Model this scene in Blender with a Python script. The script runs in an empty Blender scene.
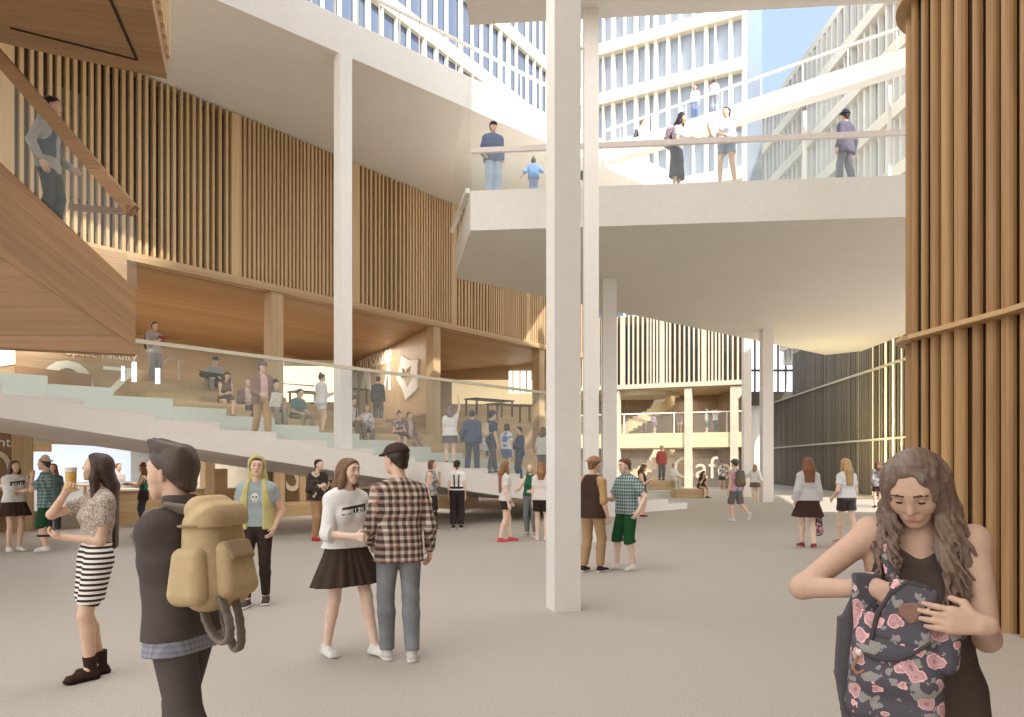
import bpy, math, random
import numpy as np
from mathutils import Vector, Matrix
SC = bpy.context.scene
COL = SC.collection
F_PX = 750.0; U0 = 512.0; V0 = 463.0; EYE = 1.62
rng = random.Random(7)

def pt(u, v, y):
    """the point of the hall seen at pixel (u, v) at distance y in front of the viewer"""
    return Vector(((u - U0) / F_PX * y, y, EYE + (V0 - v) / F_PX * y))
def gp(u, v, z=0.0):
    y = (z - EYE) * F_PX / (V0 - v)
    return Vector(((u - U0) / F_PX * y, y, z))

def s2l(c):
    return tuple(((x / 255.0) / 12.92 if x / 255.0 <= 0.04045 else ((x / 255.0 + 0.055) / 1.055) ** 2.4) for x in c)

# ------------------------------------------------------------------ materials
_M = {}
def nodes_of(m):
    m.use_nodes = True
    nt = m.node_tree
    return nt, nt.nodes['Principled BSDF']
def mat(name, rgb, rough=0.6, metal=0.0, spec=0.3):
    if name in _M: return _M[name]
    m = bpy.data.materials.new(name); nt, b = nodes_of(m)
    b.inputs['Base Color'].default_value = (*s2l(rgb), 1)
    b.inputs['Roughness'].default_value = rough
    b.inputs['Metallic'].default_value = metal
    b.inputs['Specular IOR Level'].default_value = spec
    _M[name] = m
    return m
def nd(nt, t, **kw):
    n = nt.nodes.new(t)
    for k, v in kw.items():
        if k in n.inputs.keys(): n.inputs[k].default_value = v
        else: setattr(n, k, v)
    return n
def math_node(nt, op, a, b=None):
    n = nt.nodes.new('ShaderNodeMath'); n.operation = op
    for i, x in enumerate((a, b)):
        if x is None: continue
        if isinstance(x, (int, float)): n.inputs[i].default_value = x
        else: nt.links.new(x, n.inputs[i])
    return n.outputs[0]
def mixc(nt, fac, a, b, blend='MIX'):
    n = nt.nodes.new('ShaderNodeMix'); n.data_type = 'RGBA'; n.blend_type = blend
    for i, x in ((0, fac), (6, a), (7, b)):
        if isinstance(x, (int, float)): n.inputs[i].default_value = x
        elif isinstance(x, tuple): n.inputs[i].default_value = (*x, 1)
        else: nt.links.new(x, n.inputs[i])
    return n.outputs[2]
def ramp(nt, fac, stops):
    n = nt.nodes.new('ShaderNodeValToRGB')
    e = n.color_ramp.elements
    while len(e) < len(stops): e.new(0.5)
    for x, (p, c) in zip(e, stops):
        x.position = p; x.color = (*c, 1)
    nt.links.new(fac, n.inputs[0]); return n.outputs[0]
def speckled(name, rgb, rgb2, scale=60, rough=0.6, big=0.0, spec=0.3):
    """fine grained surface: concrete, render, terrazzo, cloth"""
    if name in _M: return _M[name]
    m = mat(name, rgb, rough, spec=spec); nt, b = nodes_of(m)
    tc = nd(nt, 'ShaderNodeTexCoord'); n1 = nd(nt, 'ShaderNodeTexNoise', Scale=scale, Detail=4.0)
    nt.links.new(tc.outputs['Object'], n1.inputs['Vector'])
    f = n1.outputs['Fac']
    if big:
        n2 = nd(nt, 'ShaderNodeTexNoise', Scale=big, Detail=3.0)
        nt.links.new(tc.outputs['Object'], n2.inputs['Vector'])
        f = math_node(nt, 'MULTIPLY_ADD', n2.outputs['Fac'], 0.5)
        nt.links.new(math_node(nt, 'MULTIPLY', n1.outputs['Fac'], 0.5), f.node.inputs[2])
    c = ramp(nt, f, [(0.3, s2l(rgb)), (0.7, s2l(rgb2))])
    nt.links.new(c, b.inputs['Base Color'])
    return m
def wood(name, rgb, dark, along=(1, 0, 0), across=(0, 0, 1), plank=0.14, rough=0.5, seam=True):
    """boards running along one axis, each board a little different, with long grain"""
    if name in _M: return _M[name]
    if seam is not None and not name.startswith('hair'): rgb, dark = [tuple(x + (sum(c) / 3 - x) * 0.24 for x in c) for c in (rgb, dark)]
    m = mat(name, rgb, rough, spec=0.35); nt, b = nodes_of(m)
    tc = nd(nt, 'ShaderNodeTexCoord')
    def dot(v):
        n = nd(nt, 'ShaderNodeVectorMath', operation='DOT_PRODUCT'); nt.links.new(tc.outputs['Object'], n.inputs[0])
        n.inputs[1].default_value = Vector(v).normalized(); return n.outputs['Value']
    a, c = dot(along), dot(across)
    third = Vector(along).cross(Vector(across)); t = dot(third)
    idx = math_node(nt, 'FLOOR', math_node(nt, 'DIVIDE', c, plank))
    wn = nd(nt, 'ShaderNodeTexWhiteNoise', noise_dimensions='1D'); nt.links.new(idx, wn.inputs['W'])
    cb = nd(nt, 'ShaderNodeCombineXYZ')
    nt.links.new(math_node(nt, 'ADD', math_node(nt, 'MULTIPLY', a, 0.5), math_node(nt, 'MULTIPLY', wn.outputs['Value'], 37.0)), cb.inputs[0])
    nt.links.new(math_node(nt, 'MULTIPLY', c, 70.0 if name.startswith('hair') else 14.0), cb.inputs[1]); nt.links.new(math_node(nt, 'MULTIPLY', t, 14.0), cb.inputs[2])
    gr = nd(nt, 'ShaderNodeTexNoise', Scale=1.6, Detail=5.0, Roughness=0.6); nt.links.new(cb.outputs[0], gr.inputs['Vector'])
    f = math_node(nt, 'ADD', math_node(nt, 'MULTIPLY', gr.outputs['Fac'], 0.75), math_node(nt, 'MULTIPLY', wn.outputs['Value'], 0.3))
    col = ramp(nt, f, [(0.25, s2l(dark)), (0.75, s2l(rgb))])
    if seam:
        fr = math_node(nt, 'FRACT', math_node(nt, 'DIVIDE', c, plank))
        e = math_node(nt, 'LESS_THAN', fr, 0.045)
        col = mixc(nt, math_node(nt, 'MULTIPLY', e, 0.35), col, s2l(tuple(x * 0.55 for x in dark)))
    nt.links.new(col, b.inputs['Base Color'])
    return m
def glass(name, tint, opacity, rough=0.05, spec=0.5):
    """thin architectural glass: mostly clear, a little of its own milky tint, with a real gloss"""
    if name in _M: return _M[name]
    m = bpy.data.materials.new(name); nt, b = nodes_of(m)
    b.inputs['Base Color'].default_value = (*s2l(tint), 1); b.inputs['Roughness'].default_value = rough
    b.inputs['Specular IOR Level'].default_value = spec; b.inputs['Alpha'].default_value = opacity
    _M[name] = m; return m
def glow(name, rgb, strength):
    if name in _M: return _M[name]
    m = bpy.data.materials.new(name); nt, b = nodes_of(m)
    b.inputs['Base Color'].default_value = (*s2l(rgb), 1)
    b.inputs['Emission Color'].default_value = (*s2l(rgb), 1); b.inputs['Emission Strength'].default_value = strength
    _M[name] = m; return m

# ------------------------------------------------------------------ objects
def tag(o, label=None, cat=None, group=None, kind=None):
    for k, v in (('label', label), ('category', cat), ('group', group), ('kind', kind)):
        if v: o[k] = v
    return o
def link(o, parent=None):
    COL.objects.link(o)
    if parent is not None: o.parent = parent
    return o
def mesh(name, v, f, m, parent=None, smooth=False, origin=None):
    me = bpy.data.meshes.new(name)
    if origin is not None:
        ox = Vector(origin); v = [Vector(p) - ox for p in v]
    me.from_pydata([tuple(p) for p in v], [], f); me.update()
    if smooth: me.polygons.foreach_set('use_smooth', [True] * len(me.polygons))
    for mm in (m if isinstance(m, (list, tuple)) else [m]): me.materials.append(mm)
    o = bpy.data.objects.new(name, me)
    if origin is not None: o.location = ox
    return link(o, parent)
def empty(name, loc, rz=0.0):
    o = bpy.data.objects.new(name, None); o.location = loc; o.rotation_euler = (0, 0, rz); o.empty_display_size = 0.2
    return link(o)
class MB:
    def __init__(s): s.v = []; s.f = []
    def pr(s, poly, vec):
        """prism: a planar polygon pushed along vec"""
        poly = [Vector(p) for p in poly]; vec = Vector(vec); n = len(poly); b = len(s.v)
        nrm = Vector((0, 0, 0))
        for i in range(n): nrm += poly[i].cross(poly[(i + 1) % n])
        if nrm.dot(vec) > 0: poly.reverse()
        s.v += poly + [p + vec for p in poly]
        s.f.append(list(range(b, b + n))); s.f.append(list(range(b + 2 * n - 1, b + n - 1, -1)))
        for i in range(n):
            j = (i + 1) % n; s.f.append([b + j, b + i, b + n + i, b + n + j])
        return s
    def bx(s, o, a, b, c):
        o, a, b, c = Vector(o), Vector(a), Vector(b), Vector(c)
        return s.pr([o, o + a, o + a + b, o + b], c)
    def box(s, x0, x1, y0, y1, z0, z1):
        return s.bx((x0, y0, z0), (x1 - x0, 0, 0), (0, y1 - y0, 0), (0, 0, z1 - z0))
    def slab(s, poly, z0, z1):
        return s.pr([(p[0], p[1], z0) for p in poly], (0, 0, z1 - z0))
    def bar(s, a, b, w, h=None, up=(0, 0, 1)):
        a, b = Vector(a), Vector(b); h = h or w; d = (b - a).normalized()
        x = d.cross(Vector(up))
        if x.length < 1e-4: x = d.cross(Vector((1, 0, 0)))
        x.normalize(); y = x.cross(d).normalized()
        return s.bx(a - x * w / 2 - y * h / 2, x * w, y * h, b - a)
    def tube(s, path, r, n=10):
        path = [Vector(p) for p in path]; b0 = len(s.v); m = len(path)
        rs = r if isinstance(r, (list, tuple)) else [r] * m
        for i, p in enumerate(path):
            d = (path[min(i + 1, m - 1)] - path[max(i - 1, 0)]).normalized()
            x = d.cross(Vector((0, 0, 1)))
            if x.length < 1e-3: x = d.cross(Vector((1, 0, 0)))
            x.normalize(); y = d.cross(x).normalized()
            s.v += [p + (x * math.cos(t) + y * math.sin(t)) * rs[i] for t in (2 * math.pi * k / n for k in range(n))]
        for i in range(m - 1):
            for k in range(n):
                l = (k + 1) % n
                s.f.append([b0 + i * n + k, b0 + i * n + l, b0 + (i + 1) * n + l, b0 + (i + 1) * n + k])
        s.f.append([b0 + k for k in range(n)][::-1]); s.f.append([b0 + (m - 1) * n + k for k in range(n)])
        return s
    def build(s, name, m, parent=None, smooth=False, origin=None):
        return mesh(name, s.v, s.f, m, parent, smooth, origin)
def struct(o):
    o['kind'] = 'structure'; return o
def lettering(name, text, origin, right, up, width, m, height=None, depth=0.02):
    """flat cut letters standing on a wall: right and up are the wall's own directions; width (and height) as built"""
    c = bpy.data.curves.new(name, 'FONT'); c.body = text; c.size = 1.0; c.extrude = 0.5; c.fill_mode = 'BOTH'; c.resolution_u = 4
    t = bpy.data.objects.new(name, c); COL.objects.link(t)
    me = bpy.data.meshes.new_from_object(t.evaluated_get(bpy.context.evaluated_depsgraph_get()))
    bpy.data.objects.remove(t); bpy.data.curves.remove(c)
    co = np.empty(len(me.vertices) * 3); me.vertices.foreach_get('co', co); co = co.reshape(-1, 3)
    lo, hi = co.min(0), co.max(0); k = width / (hi[0] - lo[0]); ky = k if height is None else height / (hi[1] - lo[1])
    base = lo[1] if height is not None else 0.0
    r = np.array(Vector(right).normalized()); u = np.array(Vector(up).normalized()); n = np.cross(r, u)
    co = np.outer((co[:, 0] - lo[0]) * k, r) + np.outer((co[:, 1] - base) * ky, u) + np.outer(co[:, 2] * depth, n)
    me.vertices.foreach_set('co', co.ravel()); me.materials.clear(); me.materials.append(m); me.update()
    o = bpy.data.objects.new(name, me); o.location = Vector(origin); return link(o)
# ================================================================== camera, sky, sun
cam_d = bpy.data.cameras.new('camera'); cam = bpy.data.objects.new('camera', cam_d); COL.objects.link(cam)
cam.location = (0, 0, EYE); cam.rotation_euler = (math.pi / 2, 0, 0)
cam_d.sensor_width = 36.0; cam_d.lens = 36.0 * F_PX / 1024.0; cam_d.shift_y = (V0 - 358.5) / 1024.0
cam_d.clip_start = 0.05; cam_d.clip_end = 400
SC.camera = cam
SC.view_settings.view_transform = 'Standard'; SC.view_settings.look = 'None'
SC.view_settings.gamma = 1.0; SC.view_settings.use_curve_mapping = False
SC.view_settings.exposure = 0.36

w = bpy.data.worlds.new('sky'); SC.world = w; w.use_nodes = True
nt = w.node_tree; bg = nt.nodes['Background']
tc = nd(nt, 'ShaderNodeTexCoord'); sp = nd(nt, 'ShaderNodeSeparateXYZ'); nt.links.new(tc.outputs['Generated'], sp.inputs[0])
low = ramp(nt, sp.outputs['Z'], [(0.0, (0.50, 0.45, 0.40)), (0.02, (0.46, 0.50, 0.54)), (0.25, (0.28, 0.365, 0.49)), (0.6, (0.28, 0.36, 0.50))])
haze = ramp(nt, sp.outputs['Z'], [(0.0, (0.52, 0.50, 0.46)), (0.02, (0.97, 0.96, 0.93)), (1.0, (0.95, 0.97, 0.98))])
fy = math_node(nt, 'SUBTRACT', 0.5, math_node(nt, 'MULTIPLY', sp.outputs['Y'], 1.2)); fy.node.use_clamp = True
nt.links.new(mixc(nt, fy, low, haze), bg.inputs['Color']); bg.inputs['Strength'].default_value = 1.7

sun_d = bpy.data.lights.new('sun', 'SUN'); sun = bpy.data.objects.new('sun', sun_d); COL.objects.link(sun)
sun_d.energy = 5.0; sun_d.angle = math.radians(1.0); sun_d.color = (1.0, 0.96, 0.90)
sun_dir = Vector((0.50, -0.84, 0.95)).normalized()
sun.rotation_euler = sun_dir.to_track_quat('Z', 'Y').to_euler(); sun.location = (20, -30, 60)

def lamp(name, loc, size, energy, color=(1, 0.86, 0.68), rot=(0, 0, 0), size_y=None):
    d = bpy.data.lights.new(name, 'AREA'); d.energy = energy; d.color = color; d.shape = 'RECTANGLE'
    d.size = size; d.size_y = size_y or size
    o = bpy.data.objects.new(name, d); o.location = loc; o.rotation_euler = rot; COL.objects.link(o); return o

# ================================================================== materials
WHITE = speckled('white_render', (232, 226, 218), (224, 217, 208), 9, 0.75, 0.7)
UNDER = speckled('warm_white_plaster', (224, 219, 211), (215, 209, 200), 6, 0.85, 0.5)
COLW = speckled('column_paint', (234, 229, 222), (226, 220, 212), 7, 0.6, 0.8)
FLOORM = speckled('terrazzo', (192, 183, 172), (171, 161, 150), 55, 0.55, 0.0, spec=0.25)
OAKH = wood('oak_boards_level', (200, 160, 112), (172, 130, 84), (1, 0.2, 0), (0, 1, 0.9), 0.22)
OAKV = wood('oak_boards_upright', (212, 176, 126), (188, 150, 102), (0, 0, 1), (1, 1, 0), 0.18)
OAKB = wood('oak_batten', (222, 182, 126), (196, 154, 100), (0, 0, 1), (1, 0.9, 0), 0.4, seam=False)
OAKP = wood('pale_oak', (216, 204, 178), (203, 190, 162), (1, 0, 0), (0, 0, 1), 0.3, seam=False)
DARKW = wood('smoked_batten', (136, 120, 96), (88, 78, 62), (0, 0, 1), (1, 1, 0), 0.13, seam=False)
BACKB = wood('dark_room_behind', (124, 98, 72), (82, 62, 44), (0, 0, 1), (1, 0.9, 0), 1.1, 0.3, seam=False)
GLASS_G = glass('green_glass', (206, 226, 218), 0.075)
GLASS_C = glass('clear_glass', (215, 222, 220), 0.07)
GLASS_B = glass('brown_glass', (120, 90, 60), 0.55)
STEEL = mat('brushed_steel', (200, 196, 190), 0.35, 0.6)
LETW = mat('white_letters', (238, 234, 226), 0.6)
LETG = mat('frosted_letters', (205, 190, 168), 0.6)

# ================================================================== floor
f_ = mesh('floor', [(-45, -14, 0), (45, -14, 0), (45, 95, 0), (-45, 95, 0)], [(0, 1, 2, 3)], FLOORM); struct(f_)

# ================================================================== right-hand wooden drum
DX = 4.645; DY = 9.02
mb = MB()
outl = [(DX + 0.16, -34.0), (DX + 0.16, 7.0), (DX + 0.02, 8.6)]
for k in range(9):
    a = math.pi - k * math.pi / 16; outl.append((DX + 0.75 + 0.75 * math.cos(a), DY - 0.55 + 0.75 * math.sin(a)))
outl += [(9.0, DY + 0.2), (9.0, -34.0)]
mb.slab(outl, 0.0, 12.0); mb.slab([p for p in outl[:-2] if p[0] < DX + 0.8] + [(DX + 0.8, -34.0)], 12.0, 32.0)  # unseen upper fin and rear run, shaped to block the sun
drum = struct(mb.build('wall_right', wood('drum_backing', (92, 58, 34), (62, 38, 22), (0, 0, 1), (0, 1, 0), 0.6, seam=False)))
DRUMB = wood('drum_batten_wood', (196, 144, 82), (154, 106, 54), (0, 0, 1), (0.4, 1, 0), 0.21, seam=False)
# battens follow the outline: half-round, in widths and gaps that vary
path = [Vector((x, y, 0)) for x, y in outl[:-2]]
segs = [(path[i], path[i + 1]) for i in range(len(path) - 1)]
def along(path, s):
    for a, b in zip(path[:-1], path[1:]):
        L = (b - a).length
        if s <= L: return a + (b - a) * (s / L), (b - a).normalized()
        s -= L
    return path[-1], (path[-1] - path[-2]).normalized()
tot = sum((b - a).length for a, b in segs)
mb = MB(); s = 37.5; r2 = random.Random(3); k = 0
pat = [(0.15, 0.10), (0.13, 0.09), (0.11, 0.12), (0.07, 0.17), (0.06, 0.19), (0.07, 0.2), (0.12, 0.12), (0.15, 0.09), (0.13, 0.12), (0.10, 0.15)]
while s < tot - 0.1:
    wd, gap = pat[k % len(pat)]; k += 1
    p, d = along(path, s); n = Vector((-d.y, d.x, 0)); prof = []
    for q in range(9):
        a = math.pi * q / 8; prof.append(p - d * math.cos(a) * wd / 2 + n * (0.02 + math.sin(a) * (0.035 + wd * 0.34)))
    mb.pr([(v.x, v.y, 0.0) for v in prof], (0, 0, 15.0)); s += wd / 2 + gap * 0.8 + pat[k % len(pat)][0] / 2
mb.build('batten_cladding', DRUMB, drum)
for z in (3.02, 6.9):
    mb = MB()
    ring = []
    for i in range(80):
        p, d = along(path, 36.0 + (tot - 36.0) * i / 79); n = Vector((-d.y, d.x, 0)); ring.append((p, n))
    for (p, n), (q, m) in zip(ring[:-1], ring[1:]):
        pts = [p - n * 0.02, p + n * 0.20, q + m * 0.20, q - m * 0.02]
        mb.pr([(v.x, v.y, z) for v in pts], (0, 0, 0.05))
    mb.build('ledge', wood('ledge_wood', (214, 168, 108), (196, 150, 92), (0, 1, 0), (1, 0, 0), 0.5, seam=False), drum)

# ================================================================== columns
def column(poly, z0, z1, label):
    cx = sum(p[0] for p in poly) / len(poly); cy = sum(p[1] for p in poly) / len(poly)
    o = MB().slab(poly, z0, z1).build('column', COLW, origin=(cx, cy, z0))
    return tag(o, label, 'column', 'slender white columns of the hall')
def sq(u, y, wd, rot=0.0):
    x = (u - U0) / F_PX * y; h = wd / 2; c, s_ = math.cos(rot), math.sin(rot)
    return [(x + a * c - b * s_, y + a * s_ + b * c) for a, b in ((-h, -h), (h, -h), (h, h), (-h, h))]
mc = [(0.461, 8.13), (0.751, 8.20), (0.675, 8.51), (0.385, 8.44)]
ZT = 10.96
column(mc, 0, ZT, 'broad white column in the middle of the hall floor, the nearest of all columns')
column(sq(590.8, 15.55, 0.30), 0, ZT, 'tall white column right behind the man in the backwards cap')
column(sq(343, 17.2, 0.30, 0.75), 0.0, ZT, 'tall white column rising through the stair at the left of the logo wall')
column(sq(609, 22.9, 0.42), 0, 7.2, 'white column behind the man in green shorts, holding up the walkway')
column(sq(766.5, 31.4, 0.44), 0, 7.2, 'white column beside the girl in the white blouse')
column(sq(746.5, 36.0, 0.36), 0, ZT, 'white column in the sunlit gap at the right end of the cafe')

# ================================================================== left batten storey over the terraces
A0 = Vector((-10.64, 15.58, 0)); A1 = Vector((1.39, 31.66, 0)); WD = (A1 - A0).normalized(); WN = Vector((-WD.y, WD.x, 0))
WB, WT = 6.4, 10.96
LEN = (A1 - A0).length + 3.4
ws = -4.5
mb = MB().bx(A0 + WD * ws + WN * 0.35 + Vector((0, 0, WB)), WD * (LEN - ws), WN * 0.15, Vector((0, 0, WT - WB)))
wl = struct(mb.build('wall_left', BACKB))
mb = MB(); s = ws; r2 = random.Random(11); run = 0; k = 0
while s < LEN:
    wide = (k % 29 == 0)
    wd = 0.30 if wide else r2.choice((0.06, 0.068, 0.078))
    mb.bx(A0 + WD * s + Vector((0, 0, WB + 0.18)), WD * wd, WN * 0.14, Vector((0, 0, WT - WB - 0.2)))
    if run <= 0: dense = r2.random() < 0.45; run = r2.randint(5, 11)
    run -= 1; k += 1
    s += wd + (0.065 if dense else r2.choice((0.10, 0.125)))
mb.build('batten_screen', OAKB, wl)
mb = MB().bx(A0 + WD * ws - WN * 0.06 + Vector((0, 0, WB)), WD * (LEN - ws), WN * 0.4, Vector((0, 0, 0.2)))
mb.build('edge_beam', wood('beam_oak', (204, 164, 114), (184, 144, 94), (1, 1.3, 0), (0, 0, 1), 0.5, seam=False), wl)
mb = MB()
for z in (WT - 0.22, WB + 1.15):
    mb.bx(A0 + WD * ws + WN * 0.16 + Vector((0, 0, z)), WD * (LEN - ws), WN * 0.04, Vector((0, 0, 0.04)))
mb.build('rail', mat('rail_metal', (120, 110, 98), 0.4, 0.5), wl)
# glazed strips in the dark wall behind the battens
r3 = random.Random(5)
for k in range(11):
    s0 = 1.2 + k * 1.95 + r3.uniform(-0.3, 0.3)
    q = mesh('window_pane', [p + WN * 0.335 for p in (A0 + WD * s0 + Vector((0, 0, WB + 0.5)), A0 + WD * (s0 + 0.7) + Vector((0, 0, WB + 0.5)),
             A0 + WD * (s0 + 0.7) + Vector((0, 0, WT - 0.9)), A0 + WD * s0 + Vector((0, 0, WT - 0.9)))], [(0, 1, 2, 3)],
             mat('dim_glass', (74, 82, 88), 0.08, 0.0, 0.9) if k % 3 else mat('dim_glass_pale', (168, 164, 150), 0.08, 0.0, 0.9), wl)
# soffit and recess behind
RD = 9.5
a, b = A0 + WD * ws + WN * 0.3, A0 + WD * LEN + WN * 0.3
OAKS = wood('oak_soffit', (198, 154, 104), (172, 128, 82), WD, WN, 0.2)
st = MB().slab([(a.x, a.y), (b.x, b.y), (b + WN * RD)[:2], (a + WN * RD)[:2]], WB - 0.02, WB + 0.18).build('ceiling_left', OAKS); struct(st)

# ================================================================== the broad stair and its terraces
SO = Vector((-5.394, 15.159, 0)); SD = Vector((0.7125, 0.7020, 0)).normalized(); SN = Vector((-SD.y, SD.x, 0))
TR = 0.856 / SD.x; RISE = 0.158
X_REF = -2.344; Z_REF = 1.64
def s_of_x(x): return (x - SO.x) / SD.x
S_REF = s_of_x(X_REF)
def stair_z(s):
    """height of the broad stair at s metres along it"""
    return max(0.0, min(Z_REF - math.floor((s - S_REF) / TR) * RISE, 3.7))
def st_pt(s, p, z=None):
    q = SO + SD * s + SN * p
    return Vector((q.x, q.y, stair_z(s) if z is None else z))
def st_u(u, p):
    k_ = (u - U0) / F_PX; o = SO + SN * p
    return (k_ * o.y - o.x) / (SD.x - k_ * SD.y)
S0, S1 = S_REF - 12 * TR, S_REF + 10 * TR
WHT = speckled('stair_white', (238, 230, 222), (230, 221, 212), 12, 0.7, 0.5)
TREAD = speckled('pale_stair_tread', (216, 219, 209), (204, 208, 198), 14, 0.6, 0.6)
# white stringer: one stepped band
prof = []
n0 = int(round((S0 - S_REF) / TR)); n1 = int(round((S1 - S_REF) / TR))
for k in range(n0, n1):
    z = Z_REF - k * RISE
    prof += [(S_REF + k * TR, z), (S_REF + (k + 1) * TR, z)]
def low_z(s): return max(0.0, 2.39 + (s - s_of_x(-8.37)) * (0.40 - 2.39) / (s_of_x(1.55) - s_of_x(-8.37)))
send = S1
bot = [(send, 0.0), (s_of_x(3.5), 0.0), (s_of_x(-3.6), low_z(s_of_x(-3.6)) - 0.05), (S0, low_z(S0))]
poly = [st_pt(s, 0.0, z) for s, z in prof + bot]
MBs = MB().pr(poly, SN * 0.22)
stair = empty('staircase', SO.to_tuple())
tag(stair, 'broad white stair with shallow steps sweeping down from the left to the cafe', 'staircase')
def under(o, parent):
    o.parent = parent; o.matrix_parent_inverse = parent.matrix_basis.inverted(); return o
under(MBs.build('stringer', WHT), stair)
mb = MB()
for k in range(n0, n1):
    s = S_REF + k * TR; z = Z_REF - k * RISE
    if z < 0.02: continue
    mb.bx(st_pt(s, 0.22, max(0.0, z - 0.30)), SD * TR, SN * 2.2, Vector((0, 0, min(0.30, z) - 0.004)))
under(mb.build('tread', TREAD), stair)
us = [s_of_x(-3.6), S0]
mb = MB()
for i in range(14):
    s0_, s1_ = S0 + (s_of_x(1.0) - S0) * i / 14, S0 + (s_of_x(1.0) - S0) * (i + 1) / 14
    mb.pr([st_pt(s0_, 0.22, low_z(s0_) + 0.03), st_pt(s1_, 0.22, low_z(s1_) + 0.03), st_pt(s1_, 5.0, low_z(s1_) + 0.03), st_pt(s0_, 5.0, low_z(s0_) + 0.03)], Vector((0, 0, 0.05)))
under(mb.build('underside', WHT), stair)
# terraces behind: pale riser, then two timber benches, then an upper walk
LV = [(2.42, 1.60, 0.60, TREAD, 'pale_terrace'), (4.02, 1.28, 1.02, OAKV, 'timber_bench'), (5.3, 1.1, 1.42, OAKV, 'timber_bench'), (6.4, 3.4, 1.80, OAKV, 'timber_bench')]
LEVEL = {'tread': (0.0,), 'pale': (0.32,), 'low': (0.75,), 'mid': (1.25,), 'top': (1.72,)}
BENCH = wood('bench_oak', (212, 174, 120), (190, 150, 98), SD, (0, 0, 1), 0.16)
SMAX = [s_of_x(3.0) + 1.5, s_of_x(1.4) + 4.1, s_of_x(1.4) + 5.2, s_of_x(1.4) + 6.3]
for (p0, dp, dz, m, nm), smax in zip(LV, SMAX):
    grp = MB()
    k = n0
    for k in range(n0, n1):
        s = S_REF + k * TR
        if s > smax: break
        z = Z_REF - k * RISE + dz
        if p0 > 4 and s < st_u(127, 4.3): continue
        base = max(0.0, z - (0.9 if nm == 'pale_terrace' else 0.62))
        grp.bx(st_pt(s, p0, base), SD * (TR - 0.002), SN * dp, Vector((0, 0, z - base)))
    under(grp.build(nm, m if nm != 'timber_bench' else BENCH), stair)

# back wall of the recess, lit room behind, logo wall
bw = MB()
ba, bb = a + WN * RD, b + WN * RD
OAKW = wood('recess_oak', (204, 164, 112), (182, 140, 92), WD, (0, 0, 1), 0.2)
LOG0 = pt(434, 326, 25.9); LOG1 = Vector((-9.2, 39.2, 0))
t_log = (Vector((LOG0.x, LOG0.y, 0)) - A0).dot(WD)
bw.bx(ba + Vector((0, 0, 2.0)), WD * (LEN - ws), WN * 0.2, Vector((0, 0, WB - 2.0)))
struct(bw.build('wall_back', OAKW))
struct(MB().bx(b, -WD * 0.2, WN * RD, Vector((0, 0, WB))).build('wall_end', wood('end_oak', (214, 184, 138), (194, 160, 114), WN, (0, 0, 1), 0.25)))
# partition between terrace and the sign bay at far left
lo, hi = Vector((LOG0.x, LOG0.y, 0)), Vector((LOG1.x, LOG1.y, 0)); ld = (hi - lo).normalized(); ln = Vector((-ld.y, ld.x, 0))
if ln.dot(Vector((0, -1, 0))) < 0: ln = -ln
lw = MB().bx(lo + ld * 0.45 + Vector((0, 0, 3.4)), (hi - lo), -ln * 0.3, Vector((0, 0, WB - 3.43))).build('wall_sign', OAKV); struct(lw)

def level_z(s, p):
    z = stair_z(s)
    return z + (0.0 if p < 2.42 else 0.60 if p < 4.02 else 1.02 if p < 5.3 else 1.42 if p < 6.4 else 1.80)
# oak posts at the front of the recess
def post(u, wd, z0, z1, lab, yoff=0.0):
    # on the line of the batten wall
    k_ = (u - U0) / F_PX
    s = (k_ * A0.y - A0.x) / (WD.x - k_ * WD.y); q = A0 + WD * s
    z0 = level_z((q - SO).dot(SD), (q - SO).dot(SN))
    o = MB().bx(q - WD * wd / 2 + Vector((0, 0, z0)), WD * wd, WN * 0.35, Vector((0, 0, z1 - z0))).build('timber_post', OAKV, origin=(q.x, q.y, z0))
    tag(o, lab, 'post', 'oak posts under the batten storey'); return q
post(277.5, 0.40, 3.0, WB, 'square oak post behind the walking man in the maroon blazer')
post(437, 0.36, 2.6, WB, 'square oak post at the right edge of the logo wall')
post(542, 0.40, 2.2, WB, 'square oak post at the far right end of the timber terrace')

# ================================================================== white ring slab above the hall (the ceiling over the left terraces)
L1a, L1b, L1c = Vector((-11.9, 9.4, 0)), Vector((2.7, 23.47, 0)), Vector((6.6, 27.3, 0))
wa, wb = A0 + WD * ws, A0 + WD * LEN
cl = MB().slab([L1a[:2], L1b[:2], (wb + WN * 0.6)[:2], (wa + WN * 0.6)[:2], (wa.x - 3, wa.y - 6)], ZT, ZT + 0.85)
cl2 = MB()
d1 = (L1c - L1b).normalized(); n1_ = Vector((-d1.y, d1.x, 0))
cl.slab([L1b[:2], L1c[:2], (L1c + n1_ * 1.2)[:2], (L1b + n1_ * 1.2)[:2]], ZT, ZT + 0.85)
struct(cl.build('ceiling', WHITE))
L2a, L2b = Vector((2.9, 23.3, 0)), Vector((10.4, 16.74, 0)); d2 = (L2b - L2a).normalized(); n2_ = Vector((-d2.y, d2.x, 0))
far_br = MB().slab([L2a[:2], L2b[:2], (L2b + n2_ * 0.35)[:2], (L2a + n2_ * 0.35)[:2]], ZT, ZT + 0.47)
br = tag(far_br.build('upper_bridge', WHITE, origin=(7, 19.7, ZT)), 'bright white bridge beam crossing the void above the walkway', 'bridge')
def guard(name, p, q, z0, z1, lab, n, r=0.03):
    e = empty(name, ((p + q) / 2 + Vector((0, 0, z0))).to_tuple()); tag(e, lab, 'railing')
    under(MB().bar(p + Vector((0, 0, z1)), q + Vector((0, 0, z1)), r * 2, r * 2).build('top_rail', WHITE), e)
    if n:
        for k in range(n):
            x = p.lerp(q, (k + 0.5) / n); under(MB().bar(x + Vector((0, 0, z0)), x + Vector((0, 0, z1)), r, r).build('post', WHITE), e)
    return e
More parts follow.
